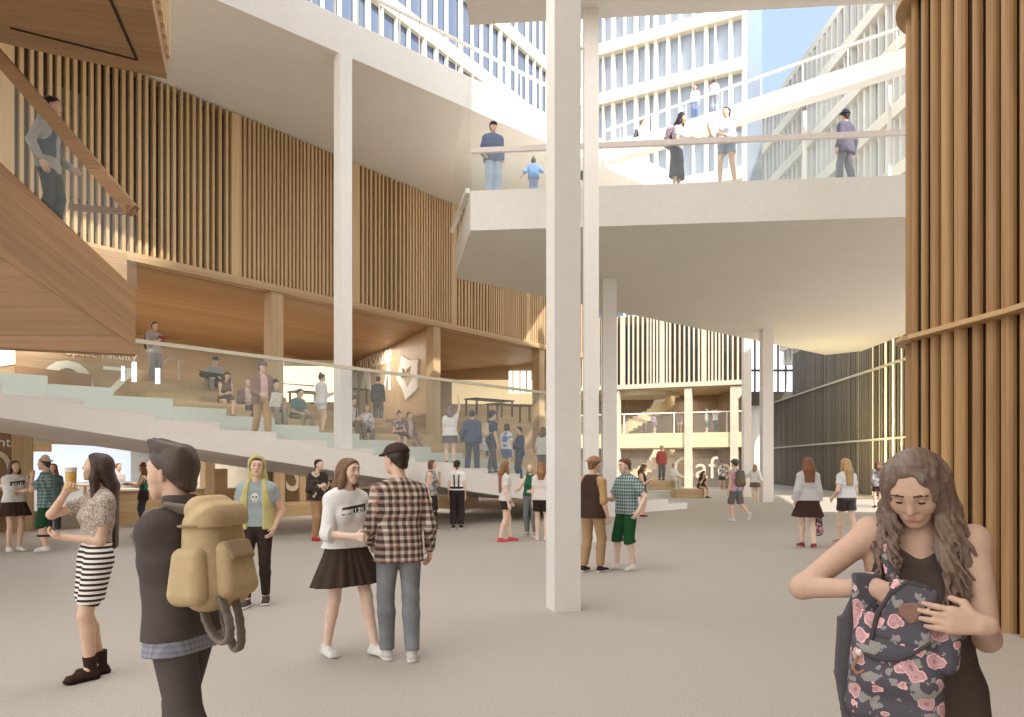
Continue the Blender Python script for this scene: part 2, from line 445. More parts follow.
guard('guard_rail', L1a + WN * 0.1, L1b + WN * 0.1, ZT + 0.85, ZT + 1.72, 'white guard rail along the left upper floor edge', 34, 0.035)
guard('guard_rail', L2a, L2b, ZT + 0.47, ZT + 0.98, 'thin white guard rail on the bright bridge beam', 9, 0.03)

# near roof slab; its unseen part is stretched to shade floor and figures
rs = MB().slab([(-0.92, 16.0), (8.0, 15.2), (19, 14.2), (19, 2.5), (DX - 0.4, 2.5), (DX - 0.4, -2.0), (-6.0, -2.0), (-6.0, 8.0), (-0.92, 10.5)], ZT, ZT + 0.85); struct(rs.build('ceiling_near', WHITE))

# ================================================================== walkway (right): deck with glass front
wk = [(-1.0, 18.0), (8.9, 17.0), (13, 16.6), (16.9, 30.5), (17.45, 37.4), (16.2, 38.75), (-1.72, 22.6)]
walk = empty('walkway', (4, 18, 7.2)); tag(walk, 'thick white walkway deck crossing the hall on the right above the cafe', 'walkway')
DK = 8.15
under(MB().slab(wk, 7.2, DK).build('deck', UNDER), walk)
bal = empty('balustrade', (4, 17.6, DK)); tag(bal, 'greenish glass balustrade with pale rail on the walkway front', 'balustrade')
fa, fb = Vector((-0.98, 18.05, 0)), Vector((12.0, 16.75, 0)); fd = (fb - fa).normalized()
N = 7
for k in range(N):
    p, q = fa + fd * (13.0 * k / N + 0.01), fa + fd * (13.0 * (k + 1) / N - 0.01)
    under(MB().bx(p + Vector((0, 0, DK)), q - p, Vector((0, 0.015, 0)), Vector((0, 0, 0.95))).build('glass_pane', GLASS_G), bal)
under(MB().bar(fa + Vector((0, 0, DK + 0.98)), fb + Vector((0, 0, DK + 0.98)), 0.10, 0.12).build('handrail', speckled('rail_paint', (226, 214, 206), (218, 206, 198), 10)), bal)
# glass end of the walkway, with a steel rail along it
ga, gb = Vector((-1.02, 18.15, 0)), Vector((-1.70, 22.5, 0))
end_ = empty('glass_screen', ((ga + gb) / 2 + Vector((0, 0, DK))).to_tuple()); tag(end_, 'tall pale green glass screen at the left end of the walkway', 'screen')
under(MB().bx(ga + Vector((0, 0, DK)), gb - ga, Vector((0.015, 0, 0)), Vector((0, 0, ZT - DK - 0.02))).build('glass_pane', GLASS_G), end_)
under(MB().bar(ga + Vector((-0.06, 0.1, 8.25)), gb + Vector((-0.06, -0.6, 8.4)), 0.10, 0.12).build('handrail', WHITE), end_)
# glazing beyond the walkway, under the bridge beam
gz = empty('glazed_screen', (10, 24, DK)); tag(gz, 'tall clear glazing with thin white mullions behind the walkway', 'screen')
g0, g1 = Vector((6.3, 21.2, 0)), Vector((11.2, 16.95, 0))
gd = (g1 - g0)
under(MB().bx(g0 + Vector((0, 0, DK)), gd, Vector((0.01, 0.01, 0)), Vector((0, 0, ZT - DK))).build('glass_pane', GLASS_C), gz)
for t in (0.0, 0.3, 0.62, 0.94):
    p = g0 + gd * t
    under(MB().box(p.x - 0.04, p.x + 0.04, p.y - 0.04, p.y + 0.04, DK, ZT).build('mullion', WHITE), gz)
# ================================================================== left: timber stair with its landing, and the timber flight above
FY = 9.0
SLP = wood('stair_oak_slope', (182, 126, 70), (146, 98, 52), (-0.78, 0, 0.62), (0.62, 0, 0.78), 0.17)
LVL = wood('stair_oak_level', (178, 124, 70), (146, 100, 54), (1, 0, 0), (0, 0.3, 1), 0.17)
ts = empty('timber_stair', (-6, 9.6, 3.0)); tag(ts, 'oak clad stair flight at the left with a man walking on it', 'staircase')
e0 = pt(-160, 11, FY); e1 = pt(135.5, 289, FY); e2 = pt(135.5, 346, FY); e2b = pt(135.5, 354, FY)
# sloping side board (upper band) and level boarded panel under it
m0 = pt(-160, 150, FY)
bandp = [e0, e1, e2, m0]
under(MB().pr(bandp, (-0.13, 0.25, 0)).build('side_board', SLP), ts)
low = [pt(-160, 150, FY + 0.03), pt(135.5, 346, FY + 0.03), pt(135, 354, FY + 0.03), pt(-160, 340, FY + 0.03)]
under(MB().pr(low, (-0.11, 0.2, 0)).build('soffit_panel', LVL), ts)
# steps on the flight
mb = MB(); nst = 16
for k in range(nst):
    t0, t1 = k / nst, (k + 1) / nst
    p, q = e0.lerp(e1, t0), e0.lerp(e1, t1)
    mb.bx((p.x - 0.14, FY + 0.26, q.z - 0.30), (q.x - p.x, 0, 0), (-1.02, 1.9, 0), (0, 0, 0.26))
under(mb.build('step', OAKH), ts)
def oak_step_z(x, y):
    t_ = (x + 0.14 + 1.02 * (y - FY - 0.26) / 1.9 - e0.x) / (e1.x - e0.x); return e0.lerp(e1, (math.floor(t_ * nst) + 1) / nst).z - 0.04
# glass with heavy oak handrail
hr = empty('stair_balustrade', (-6, FY, 4)); tag(hr, 'heavy oak handrail on glass beside the oak stair', 'balustrade')
h0, h1, h2 = pt(-30, 24, FY), pt(133, 211, FY), pt(133, 211, FY + 2.2)
under(MB().bar(h0, h1, 0.12, 0.15).bar(h1 + Vector((0, -0.05, 0.0)), h2, 0.10, 0.10).build('handrail', LVL), hr)
under(MB().pr([h0 + Vector((0, 0.03, -0.05)), h1 + Vector((0, 0.03, -0.05)), e1 + Vector((0, 0.03, 0)), pt(-30, 133, FY) + Vector((0, 0.03, 0))], (0, 0.015, 0)).build('glass_pane', GLASS_C), hr)
# short level rail behind the landing
p0, p1 = pt(70, 207, FY + 1.9), pt(128, 212, FY + 1.9)
under(MB().bar(p0, p1, 0.07, 0.08).build('landing_rail', LVL), hr)

uf = empty('upper_flight', (-6, 8.5, 7)); tag(uf, 'oak soffit of the stair flight at the top left corner', 'staircase')
ZS = 7.0
A_, B_, C_ = gp(167, 79, ZS), gp(20, 47, ZS), gp(140, -60, ZS)
Cn = A_ + (C_ - A_) * 1.1
polyu = [A_, B_, B_ + Vector((-4, -2.2, 0)), Vector((-9, 4, ZS)), Cn]
under(MB().slab([p[:2] for p in polyu], ZS, ZS + 0.25).build('soffit', wood('flight_oak', (178, 126, 72), (148, 104, 58), (1, 0.25, 0), (-0.25, 1, 0), 0.19)), uf)
mb = MB(); n_ = (A_ - Cn).normalized()
for k in range(16):
    p = A_ - n_ * (0.06 + k * 0.27)
    mb.bx(p + Vector((0.05, 0, 0.25)), -n_ * 0.11, Vector((-0.16, 0, 0)), Vector((0, 0, 3.0)))
under(mb.build('batten_screen', OAKB), uf)
under(MB().bx(A_ + Vector((-0.2, 0, 0.25)), Cn - A_, Vector((-0.1, 0, 0)), Vector((0, 0, 3))).build('inner_panel', BACKB), uf)
# joints of a hatch cut in the soffit
JD = mat('dark_joint', (60, 40, 24), 0.9)  # dark strips laid along the hatch joints
j0, j1, j2 = gp(10, 28, ZS - 0.004), gp(137, 60, ZS - 0.004), gp(108, -6, ZS - 0.004)
under(MB().bar(j0, j1, 0.035, 0.008).bar(j1, j2, 0.035, 0.008).build('hatch_joint', JD), uf)

# ================================================================== signs of the terrace
right_l = -ld if (-ld).x > 0 else ld
upz = Vector((0, 0, 1))
def on_plane(u, v, p0, nrm):
    d = Vector(((u - U0) / F_PX, 1, (V0 - v) / F_PX)); o = Vector((0, 0, EYE))
    t = (Vector(p0) - o).dot(nrm) / d.dot(nrm); return o + d * t
face = ln
lp = lo + ln * 0.012
q0, q1 = on_plane(349.5, 374, lp, ln), on_plane(391.5, 361.5, lp, ln)
sg = lettering('wall_lettering', 'el Workspace', q0, q1 - q0, upz, (q1 - q0).length, LETW)
tag(sg, 'white words el Workspace on the oak wall left of the white emblem', 'lettering')
q0, q1 = on_plane(341, 394, lp, ln), on_plane(396, 384, lp, ln)
for i, (u0_, u1_, v0_, v1_) in enumerate(((341, 358, 396, 372), (361, 371, 391, 368), (383, 391.5, 391, 361))):
    # tall strokes of big cut letters
    b0, b1 = on_plane(u0_, v0_, lp, ln), on_plane(u1_, v0_ - 1, lp, ln); tp = on_plane(u1_ - 1.5, v1_, lp, ln); tp2 = on_plane(u1_ - 5.5 if i != 2 else u1_ - 2.5, v1_ + 0.5, lp, ln)
    wst = (b1 - b0).length
    e = (b1 - b0).normalized()
    g = MB().pr([b1 - e * wst * 0.32, b1, tp, tp2], ln * 0.03)
    g.pr([b0, b0 + e * wst * 0.3, tp, tp2], ln * 0.028)
    tag(g.build('wall_letter', LETW, origin=b0), ('big pale letter on the oak wall, the first after the column', 'big pale letter on the oak wall, in the middle behind the bench', 'big pale letter on the oak wall, right of the seated man in black')[i], 'letter', 'big letters on the oak wall')
K = 5.515
def lg(x, y): return on_plane(340 + x / K, 330 + y / K, lp, ln)
outer = [(347, 140), (388, 166), (438, 163), (433, 240), (437, 318), (408, 350), (370, 384), (350, 322), (318, 270), (335, 215)]
inner = [(348, 205), (372, 222), (402, 195), (396, 235), (408, 268), (394, 292), (380, 320), (364, 285), (346, 262), (352, 235)]
v = [lg(*p) for p in outer] + [lg(*p) for p in inner]; nn = len(outer)
v2 = [p + ln * 0.07 for p in v]
fs = []
for i in range(nn):
    j = (i + 1) % nn
    fs.append((2 * nn + i, 2 * nn + j, 3 * nn + j, 3 * nn + i))
    fs.append((i, j, 2 * nn + j, 2 * nn + i)); fs.append((nn + j, nn + i, 3 * nn + i, 3 * nn + j))
tag(mesh('emblem', v + v2, fs, LETW, origin=v[0]), 'white shield shaped emblem with a star cut out on the oak wall', 'emblem')

# bay with huge number at far left: glass front on the fourth metre of the terrace
P4 = SO + SN * 4.15
bayL, bayR = s_of_x(-12.5), None
sA, sB = st_u(-60, 4.15), st_u(127, 4.15)
bay = MB().bx(st_pt(sA, 4.15, 3.3), SD * (sB - sA), SN * 0.12, Vector((0, 0, WB - 3.2))).build('wall_bay', wood('bay_oak', (188, 148, 100), (160, 120, 76), SD, (0, 0, 1), 0.3)); struct(bay)
pp = P4 - SN * 0.02
def onb(u, v): return on_plane(u, v, pp, SN)
q0, q1 = onb(66, 354.5), onb(137, 361)
sg = lettering('wall_lettering', 'Space Faculty', q0, q1 - q0, upz, (q1 - q0).length, mat('cream_letters', (232, 208, 170), 0.6)); tag(sg, 'small cream words Space Faculty under the oak stair', 'lettering')
for ch, ua, va, ub, lab in (('0', 40, 417, 94, 'huge pale numeral zero on the bay wall under the oak stair'), ('7', 103, 392.5, 138, 'huge pale numeral seven on the bay wall beside the backpack man')):
    q0, q1 = onb(ua, va), onb(ub, va)
    top = onb(ua, 358 if ch == '0' else 366)
    sg = lettering('wall_numeral', ch, q0, SD, upz, (q1 - q0).length, mat('pale_numeral', (214, 208, 188), 0.6), top.z - q0.z); tag(sg, lab, 'numeral')
for (ua, ub, va, vb) in ((121, 124.5, 366, 381), (131.5, 136.5, 362, 382), (155, 160, 368, 384)):
    q = [onb(ua, vb), onb(ub, vb), onb(ub, va), onb(ua, va)]
    q = [x - SN * 0.01 for x in q]
    tag(mesh('window_slit', q, [(0, 1, 2, 3)], glow('day_slit', (226, 236, 255), 1.1)), 'narrow bright window slit %s' % ('left of the numeral seven' if ua < 125 else 'crossing the numeral seven' if ua < 140 else 'behind the standing backpack man'), 'window', 'window slits of the bay')
q = [onb(-40, 372), onb(15, 364), onb(15, 345), onb(-40, 340)]
win = struct(mesh('window_1', [x - SN * 0.012 for x in q], [(0, 1, 2, 3)], glow('lit_room', (255, 238, 200), 1.0)))
q = [onb(15, 384), onb(90, 391), onb(90, 375), onb(15, 366)]
under(MB().pr([x - SN * 0.03 for x in q], -SN * 0.1).build('bay_board', mat('brown_board', (142, 104, 70), 0.6)), bay)

# front balustrade of the broad stair: glass below a long oak rail
fb_ = empty('stair_glass', st_pt(0, 0).to_tuple()); tag(fb_, 'long glass balustrade with oak rail in front of the seated students', 'balustrade')
ra, rb = st_u(100, 0.02), st_u(600, 0.02)
def rz(s): return 3.86 + (3.57 - 3.86) * (s - ra) / (rb - ra)
N = 9
for k in range(N):
    s0, s1 = ra + (rb - ra) * k / N + 0.01, ra + (rb - ra) * (k + 1) / N - 0.01
    under(MB().pr([st_pt(s0, -0.03, stair_z(s0)), st_pt(s1, -0.03, stair_z(s1 - 0.01)), st_pt(s1, -0.03, rz(s1)), st_pt(s0, -0.03, rz(s0))], SN * 0.015).build('glass_pane', GLASS_G), fb_)
under(MB().bar(st_pt(ra, -0.03, rz(ra)), st_pt(rb, -0.03, rz(rb)), 0.07, 0.07).build('handrail', OAKP), fb_)
# lower glass strip of the far left
sA, sB = st_u(-40, 0.05), ra
under(MB().pr([st_pt(sA, -0.03, stair_z(sA)), st_pt(sB, -0.03, stair_z(sB)), st_pt(sB, -0.03, 3.40), st_pt(sA, -0.03, 3.50)], SN * 0.015).build('glass_pane', GLASS_G), fb_)

# lit opening with tables behind the benches
def st_panel(u0_, u1_, va, vb, p, m, name, lab, cat):
    o = SO + SN * p
    q = [on_plane(u0_, vb, o, SN), on_plane(u1_, vb, o, SN), on_plane(u1_, va, o, SN), on_plane(u0_, va, o, SN)]
    return q
RB = 9.6
q = st_panel(284, 336, 365, 402, RB, None, '', '', '')
struct(MB().pr(q, SN * 0.05).build('window_2', glow('lit_studio', (255, 240, 208), 0.95)))
q = st_panel(284, 338, 360, 366, RB - 0.1, None, '', '', '')
struct(MB().pr(q, SN * 0.1).build('trim_1', OAKP))
def table(u, v, p, wd, dp, ht, lab, m=None, top=0.05):
    q = on_plane(u, v, SO + SN * p, SN); z = q.z
    t = empty('work_table', (q.x, q.y, z - ht)); tag(t, lab, 'table', 'work tables on the timber terrace')
    m = m or mat('dark_table', (92, 70, 52), 0.5)
    x0 = q - SD * wd / 2
    under(MB().bx(x0 + Vector((0, 0, -top)), SD * wd, SN * dp, Vector((0, 0, top))).build('tabletop', m), t)
    for a_ in (0.04, wd - 0.1):
        for b_ in (0.04, dp - 0.1):
            under(MB().bx(x0 + SD * a_ + SN * b_ + Vector((0, 0, -ht)), SD * 0.06, SN * 0.06, Vector((0, 0, ht - top))).build('leg', m), t)
    return t
table(298, 384, 9.6, 1.3, 0.7, 0.75, 'dark work table behind the seated man in plaid')
table(312, 391, 8.4, 1.1, 0.7, 0.6, 'low dark table between the seated students and the girl in white')
table(358, 388, 9.5, 1.0, 0.7, 0.75, 'small dark table beside the man in black below the lettering')
table(496, 399, 8.5, 2.2, 0.8, 0.72, 'long dark table at the right part of the timber terrace')
table(515, 404, 7.4, 2.0, 0.7, 0.72, 'dark table nearest the far right oak post')
# sunlit rear window and pale wall in the right bay
P12 = RB + 1.6
def endp(u0_, u1_, va, vb, off):
    o = b - WD * off
    return [on_plane(u0_, vb, o, WD), on_plane(u1_, vb, o, WD), on_plane(u1_, va, o, WD), on_plane(u0_, va, o, WD)]
struct(MB().pr(endp(452, 540, 380, 404, 0.21), -WD * 0.02).build('window_3', glow('cream_room', (250, 228, 180), 0.42)))
struct(MB().pr(endp(509, 531, 371, 393, 0.24), -WD * 0.02).build('window_4', glow('sunny_pane', (255, 252, 240), 1.1)))
for u in (513, 520, 526.5): MB().pr(endp(u, u + 0.8, 371, 393, 0.27), -WD * 0.05).build('trim_4', OAKP)
# small steel guard behind the upper bench
e = empty('guard_rail', st_pt(st_u(185, 7.2), 7.2).to_tuple()); tag(e, 'low steel guard rail between the backpack youth and the capped student with the bag', 'railing')
qa, qb, qc = [on_plane(u, v, SO + SN * 7.3, SN) for u, v in ((164, 363), (169, 359), (193, 362))]
under(MB().tube([qa, qb, qc], 0.03, 6).build('top_rail', STEEL), e)
zf = stair_z(st_u(178, 7.3)) + 1.72
qm = on_plane(178.5, 360, SO + SN * 7.3, SN)
under(MB().tube([Vector((qm.x, qm.y, zf)), qm], 0.02, 6).build('post', STEEL), e)

# ================================================================== ground-floor front below the broad stair
G0 = Vector((-11.6, 17.9, 0)); G1 = Vector((-1.6, 28.9, 0)); GD = (G1 - G0).normalized(); GN = Vector((-GD.y, GD.x, 0))
def gu(u):
    k_ = (u - U0) / F_PX; return (k_ * G0.y - G0.x) / (GD.x - k_ * GD.y)
def gpt(u, v, off=0.0):
    return on_plane(u, v, G0 + GN * off, GN)
def g_at(s, off=0.0, z=0.0): q = G0 + GD * s + GN * off; return Vector((q.x, q.y, z))
def gtop(u): return 3.05 if u < 60 else None
# head of the opening
def gpost(u0_, u1_, ztop, lab, m=OAKV, dep=0.35):
    sa, sb = gu(u0_), gu(u1_)
    o = MB().bx(g_at(sa), GD * (sb - sa), GN * dep, Vector((0, 0, ztop))).build('timber_post', m, origin=g_at((sa + sb) / 2).to_tuple())
    tag(o, lab, 'post', 'oak posts of the ground-floor front'); return o
gpost(13, 33.5, 2.9, 'wide oak post behind the two girls at the far left')
gpost(205.5, 215, 2.35, 'slim oak post right behind the man with the tan backpack')
gpost(274, 285, 2.2, 'oak post left of the big letter S')
gpost(300, 306, 2.05, 'thin oak post behind the youth in the dark bomber jacket', OAKV, 0.2)
# brown glazed fronts with big letters
def gpanel(u0_, u1_, ztop, name, m, off=0.1):
    sa, sb = gu(u0_), gu(u1_)
    return MB().bx(g_at(sa, off), GD * (sb - sa), GN * 0.04, Vector((0, 0, ztop))).build(name, m)
struct(gpanel(-80, 13, 2.9, 'window_5', mat('bronze_front', (138, 108, 76), 0.25, 0, 0.6)))
sa, sb = gu(262), gu(474)
struct(MB().pr([g_at(sa, 0.1), g_at(sb, 0.1), g_at(sb, 0.1, 1.5), g_at(sa, 0.1, 2.3)], GN * 0.04).build('window_6', wood('bronze_front_boards', (132, 98, 62), (108, 78, 48), GD, (0, 0, 1), 0.45, 0.25)))
lp5 = G0 + GN * 0.08
for txt, ua, ub, va, vt, lab, nm, m in (('nte', -1.5, 18, 446.5, None, 'small white letters nt on the brown front at the far left', 'wall_lettering', LETW),
        ('O', -24, 12, 489, 450, 'huge white round letter on the brown front at the far left', 'wall_letter', LETG),
        ('S', 286, 299.5, 491.5, 452, 'huge pale letter S on the brown front under the stair', 'wall_letter', LETG),
        ('Z', 357, 374, 489, 466, 'huge pale letter Z between the girl in white and the man in plaid', 'wall_letter', LETG)):
    q0, q1 = gpt(ua, va, 0.08), gpt(ub, va, 0.08)
    sg = lettering(nm, txt, q0, GD, upz, (q1 - q0).length, m, None if vt is None else gpt(ua, vt, 0.08).z - q0.z); tag(sg, lab, 'lettering')
# bench strip at the foot of the brown front
sa, sb = gu(262), gu(474)
o = MB().bx(g_at(sa + 0.3, -0.25), GD * (sb - sa - 0.3), GN * 0.34, Vector((0, 0, 0.42))).build('timber_plinth', BENCH, origin=g_at(sa).to_tuple()); tag(o, 'long low oak plinth at the foot of the brown front', 'plinth')
# bright workshop
sa, sb = gu(33.5), gu(205.5)
wsd = 8.0
struct(MB().bx(g_at(sa - 4, 0.4, 2.62), GD * (sb - sa + 9.5), GN * wsd, Vector((0, 0, 0.1))).build('ceiling_workshop', speckled('workshop_ceiling', (240, 230, 212), (232, 222, 204), 8)))
struct(MB().bx(g_at(sa - 4, wsd), GD * (sb - sa + 9.5), GN * 0.1, Vector((0, 0, 2.6))).build('wall_workshop', speckled('workshop_wall', (226, 230, 236), (214, 220, 228), 3)))
struct(MB().bx(g_at(gu(262) , 0.15), GN * wsd, GD * 0.1, Vector((0, 0, 2.6))).build('wall_workshop_end', speckled('workshop_end', (244, 238, 222), (236, 230, 214), 3)))
struct(MB().bx(g_at(sa - 4, 0.2), GN * wsd, GD * 0.1, Vector((0, 0, 2.6))).build('wall_workshop_left', speckled('workshop_left', (226, 214, 196), (218, 206, 188), 3)))
# window band in the workshop's rear wall
struct(MB().bx(g_at(sa - 3, wsd - 0.03, 0.95), GD * (sb - sa + 4), -GN * 0.02, Vector((0, 0, 1.5))).build('window_7', glow('workshop_daylight', (210, 224, 244), 0.6)))
struct(MB().pr([g_at(sa, 0.0, 2.10), g_at(sb, 0.0, 1.98), g_at(sb, 0.0, 2.6), g_at(sa, 0.0, 2.6)], GN * 0.25).build('trim_2', OAKP))
for k in range(5):
    q = g_at(sa + 0.8 + k * 1.15, 3.4, 2.61)
    t = tag(MB().bx(q, GD * 0.25, GN * 2.2, Vector((0, 0, -0.03))).build('ceiling_light', glow('strip_light', (255, 250, 240), 3.0), origin=q), 'long white strip light on the workshop ceiling', 'light', 'workshop strip lights')
lamp('workshop_lamp_light', g_at((sa + sb) / 2, 3.5, 2.52), 5, 130, (1, 0.97, 0.92), (0, 0, 0), 3)
# counter
sc_, sd_ = gu(112), gu(205)
ct = empty('counter', g_at((sc_ + sd_) / 2, 0.3).to_tuple()); tag(ct, 'oak counter behind the long haired girl and the tan backpack man', 'counter')
under(MB().bx(g_at(sc_, 0.12), GD * (sd_ - sc_), GN * 0.7, Vector((0, 0, 0.88))).build('body', BENCH), ct)
under(MB().bx(g_at(sc_ - 0.05, 0.05, 0.88), GD * (sd_ - sc_ + 0.05), GN * 0.85, Vector((0, 0, 0.05))).build('worktop', speckled('counter_top', (236, 226, 206), (228, 218, 198), 8)), ct)
o = MB().bx(g_at(gu(33.5), 0.12), GD * (sc_ - gu(33.5) - 0.1), GN * 0.5, Vector((0, 0, 0.45))).build('bench_box', speckled('grey_bench', (186, 172, 154), (176, 162, 146), 6), origin=g_at(gu(60)).to_tuple()); tag(o, 'long low grey bench in front of the workshop', 'bench')
def wtable(u, off, wd, dp, ht, lab):
    k_ = (u - U0) / F_PX; o = G0 + GN * off; s = (k_ * o.y - o.x) / (GD.x - k_ * GD.y); q = g_at(s, off)
    t = empty('work_table', q.to_tuple()); tag(t, lab, 'table', 'tables in the workshop')
    under(MB().bx(q - GD * wd / 2 + Vector((0, 0, ht - 0.05)), GD * wd, GN * dp, Vector((0, 0, 0.05))).build('tabletop', BENCH), t)
    for a_ in (-wd / 2 + 0.03, wd / 2 - 0.1):
        for b_ in (0.03, dp - 0.1):
            under(MB().bx(q + GD * a_ + GN * b_, GD * 0.07, GN * 0.07, Vector((0, 0, ht - 0.05))).build('leg', BENCH), t)
wtable(68, 3.0, 1.5, 0.8, 1.0, 'tall oak table left of the girl drinking in the workshop')
wtable(132, 3.4, 1.6, 0.8, 1.0, 'tall oak table behind the reader in the workshop')
o = MB().bx(g_at(gu(216), 0.4), GD * 0.55, GN * 0.5, Vector((0, 0, 1.45))).build('cabinet', BENCH, origin=g_at(gu(219), 0.6).to_tuple()); tag(o, 'plain oak cabinet between the slim post and the hooded man', 'cabinet')
o = MB().bx(g_at(gu(238), 1.2), GD * 0.9, GN * 0.5, Vector((0, 0, 0.85))).build('side_counter', BENCH, origin=g_at(gu(240), 1.4).to_tuple()); tag(o, 'low oak side counter behind the hooded man', 'counter')

# ================================================================== cafe building at the far end
C0 = Vector((2.6, 49.6, 0)); C1 = Vector((13.9, 44.6, 0)); CD = (C1 - C0).normalized(); CN = Vector((-CD.y, CD.x, 0))
CL = (C1 - C0).length; CE = Vector((0, 6.2, 0))
def cu(u, off=0.0):
    k_ = (u - U0) / F_PX; o = C0 + CN * off; return (k_ * o.y - o.x) / (CD.x - k_ * CD.y)
def c_at(s, off=0.0, z=0.0): q = C0 + CD * s + CN * off; return Vector((q.x, q.y, z))
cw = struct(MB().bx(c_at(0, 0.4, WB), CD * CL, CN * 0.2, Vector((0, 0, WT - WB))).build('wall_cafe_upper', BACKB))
mb = MB(); s = 0; r2 = random.Random(21); k = 0
while s < CL:
    wd = 0.30 if k % 9 == 0 else r2.choice((0.09, 0.11)); mb.bx(c_at(s, 0, WB + 0.1), CD * wd, CN * 0.14, Vector((0, 0, WT - WB - 0.1))); k += 1
    s += wd + (0.20 if (k // 6) % 2 else 0.10)
mb.build('batten_screen', OAKP, cw)
MB().bx(c_at(-0.1, -0.1, WB - 0.1), CD * (CL + 0.1), CN * 0.4, Vector((0, 0, 0.28))).build('edge_beam', OAKP, cw)
mb = MB()
for k in range(6): mb.bx(c_at(0.6 + k * 2.0, 0.385, WB + 0.4), CD * 0.9, -CN * 0.01, Vector((0, 0, 3.6)))
mb.build('window_pane', mat('dim_glass', (74, 82, 88)), cw)
cf = struct(MB().bx(c_at(-0.5, 0.1, 2.58), CD * (CL + 0.5), CE, Vector((0, 0, 0.9))).build('floor_cafe_gallery', wood('cream_oak', (232, 212, 164), (222, 200, 150), CD, (0, 0, 1), 0.2)))
cs = struct(MB().bx(c_at(0, 0.1, WB - 0.15), CD * CL, CE, Vector((0, 0, 0.2))).build('ceiling_cafe', wood('cafe_soffit', (206, 176, 130), (190, 160, 114), CD, CN, 0.3)))
struct(MB().bx(c_at(-0.5, 0.1, 0) + CE, CD * (CL + 0.5), CN * 0.15, Vector((0, 0, WB))).bx(c_at(CL - 0.15, 0.45, 0), CD * 0.14, CE * 0.94, Vector((0, 0, WB))).build('wall_cafe_back', wood('cafe_back', (164, 132, 98), (140, 110, 80), (0, 0, 1), CD, 0.35)))
for u, lab in ((616, 'cream post at the left end of the cafe front'), (688, 'cream post in the middle of the cafe front'), (734, 'cream post at the right end of the cafe front')):
    s = cu(u); q = c_at(s)
    o = MB().bx(q - CD * 0.22, CD * 0.44, CN * 0.38, Vector((0, 0, WB - 0.17)))
    if u == 734: o.pr([q + CD * 0.2 + Vector((0, 0, WB - 1.0)), q + CD * 0.95 + Vector((0, 0, WB - 0.17)), q + CD * 0.2 + Vector((0, 0, WB - 0.17))], CN * 0.38)
    tag(o.build('timber_post', OAKP, origin=q), lab, 'post', 'cream posts of the cafe front')
# guard rail of the gallery
e = empty('guard_rail', c_at(CL / 2, -0.0, 3.48).to_tuple()); tag(e, 'thin pale guard rail with glass on the cafe gallery', 'railing')
under(MB().bar(c_at(0.4, 0.5, 4.75), c_at(CL, 0.5, 4.75), 0.08, 0.08).build('top_rail', LETW), e)
for k in range(4):
    under(MB().bar(c_at(1.6 + k * 3.2, 0.5, 3.48), c_at(1.6 + k * 3.2, 0.5, 4.75), 0.06, 0.06).build('post', LETW), e)
under(MB().bx(c_at(0.4, 0.55, 3.48), CD * (CL - 0.4), CN * 0.015, Vector((0, 0, 1.25))).build('glass_pane', GLASS_C), e)
# spiral stair behind: two curved flights and a round landing overhead
sp_ = empty('spiral_stair', c_at(5.6, 3.2).to_tuple()); tag(sp_, 'pale oak spiral stair inside the cafe building', 'staircase')
cc = c_at(6.6, 0.1) + CE * 0.5
def flight(z0, z1, a0, a1, r, n):
    mb = MB(); st_ = MB()
    for k in range(n):
        t, t1 = k / n, (k + 1) / n; x0, x1 = a0 + (a1 - a0) * t, a0 + (a1 - a0) * t1; z = z0 + (z1 - z0) * t1
        pa = [cc + Vector((math.cos(x) * rr, math.sin(x) * rr, 0)) for x, rr in ((x0, r), (x1, r), (x1, r - 1.3), (x0, r - 1.3))]
        mb.slab([p[:2] for p in pa], z - 0.32, z)
        st_.slab([(cc + Vector((math.cos(x) * rr, math.sin(x) * rr, 0)))[:2] for x, rr in ((x0, r + 0.06), (x1, r + 0.06), (x1, r), (x0, r))], z - 0.4, z + 0.35)
    return mb, st_
for z0, z1 in ((0, 2.7), (3.48, 5.8)):
    mb, st_ = flight(z0, z1, math.radians(215), math.radians(330), 2.2, 15)
    under(mb.build('flight_steps', OAKP), sp_); under(st_.build('flight_side', wood('cafe_side', (220, 190, 138), (208, 176, 122), (0, 0, 1), (1, 0, 0), 0.3)), sp_)
ringp = [(cc + Vector((math.cos(a_) * 2.5, math.sin(a_) * 2.2, 0)))[:2] for a_ in (2 * math.pi * k / 40 for k in range(40))]
under(MB().slab(ringp, WB - 0.4, WB - 0.16).build('round_landing', OAKP), sp_)
# shop front glass and word
struct(MB().bx(c_at(0.5, 0.5, 0), CD * (CL - 1.0), CN * 0.02, Vector((0, 0, 2.58))).build('window_8', GLASS_C))
q0, q1 = [on_plane(u, v, C0 + CN * 0.44, CN) for u, v in ((674, 478), (731, 478))]
sg = lettering('shop_lettering', 'Cafe', q0, CD, upz, (q1 - q0).length, mat('cafe_letters', (214, 202, 184), 0.6), None, 0.03); tag(sg, 'large white word Cafe across the cafe front', 'lettering')
lamp('gallery_light', c_at(6, 3.0, 6.0), 6, 160, (1, 0.95, 0.86), (0, 0, 0), 3)
lamp('cafe_light', c_at(6, 3.0, 2.5), 6, 130, (1, 0.95, 0.86), (0, 0, 0), 3)
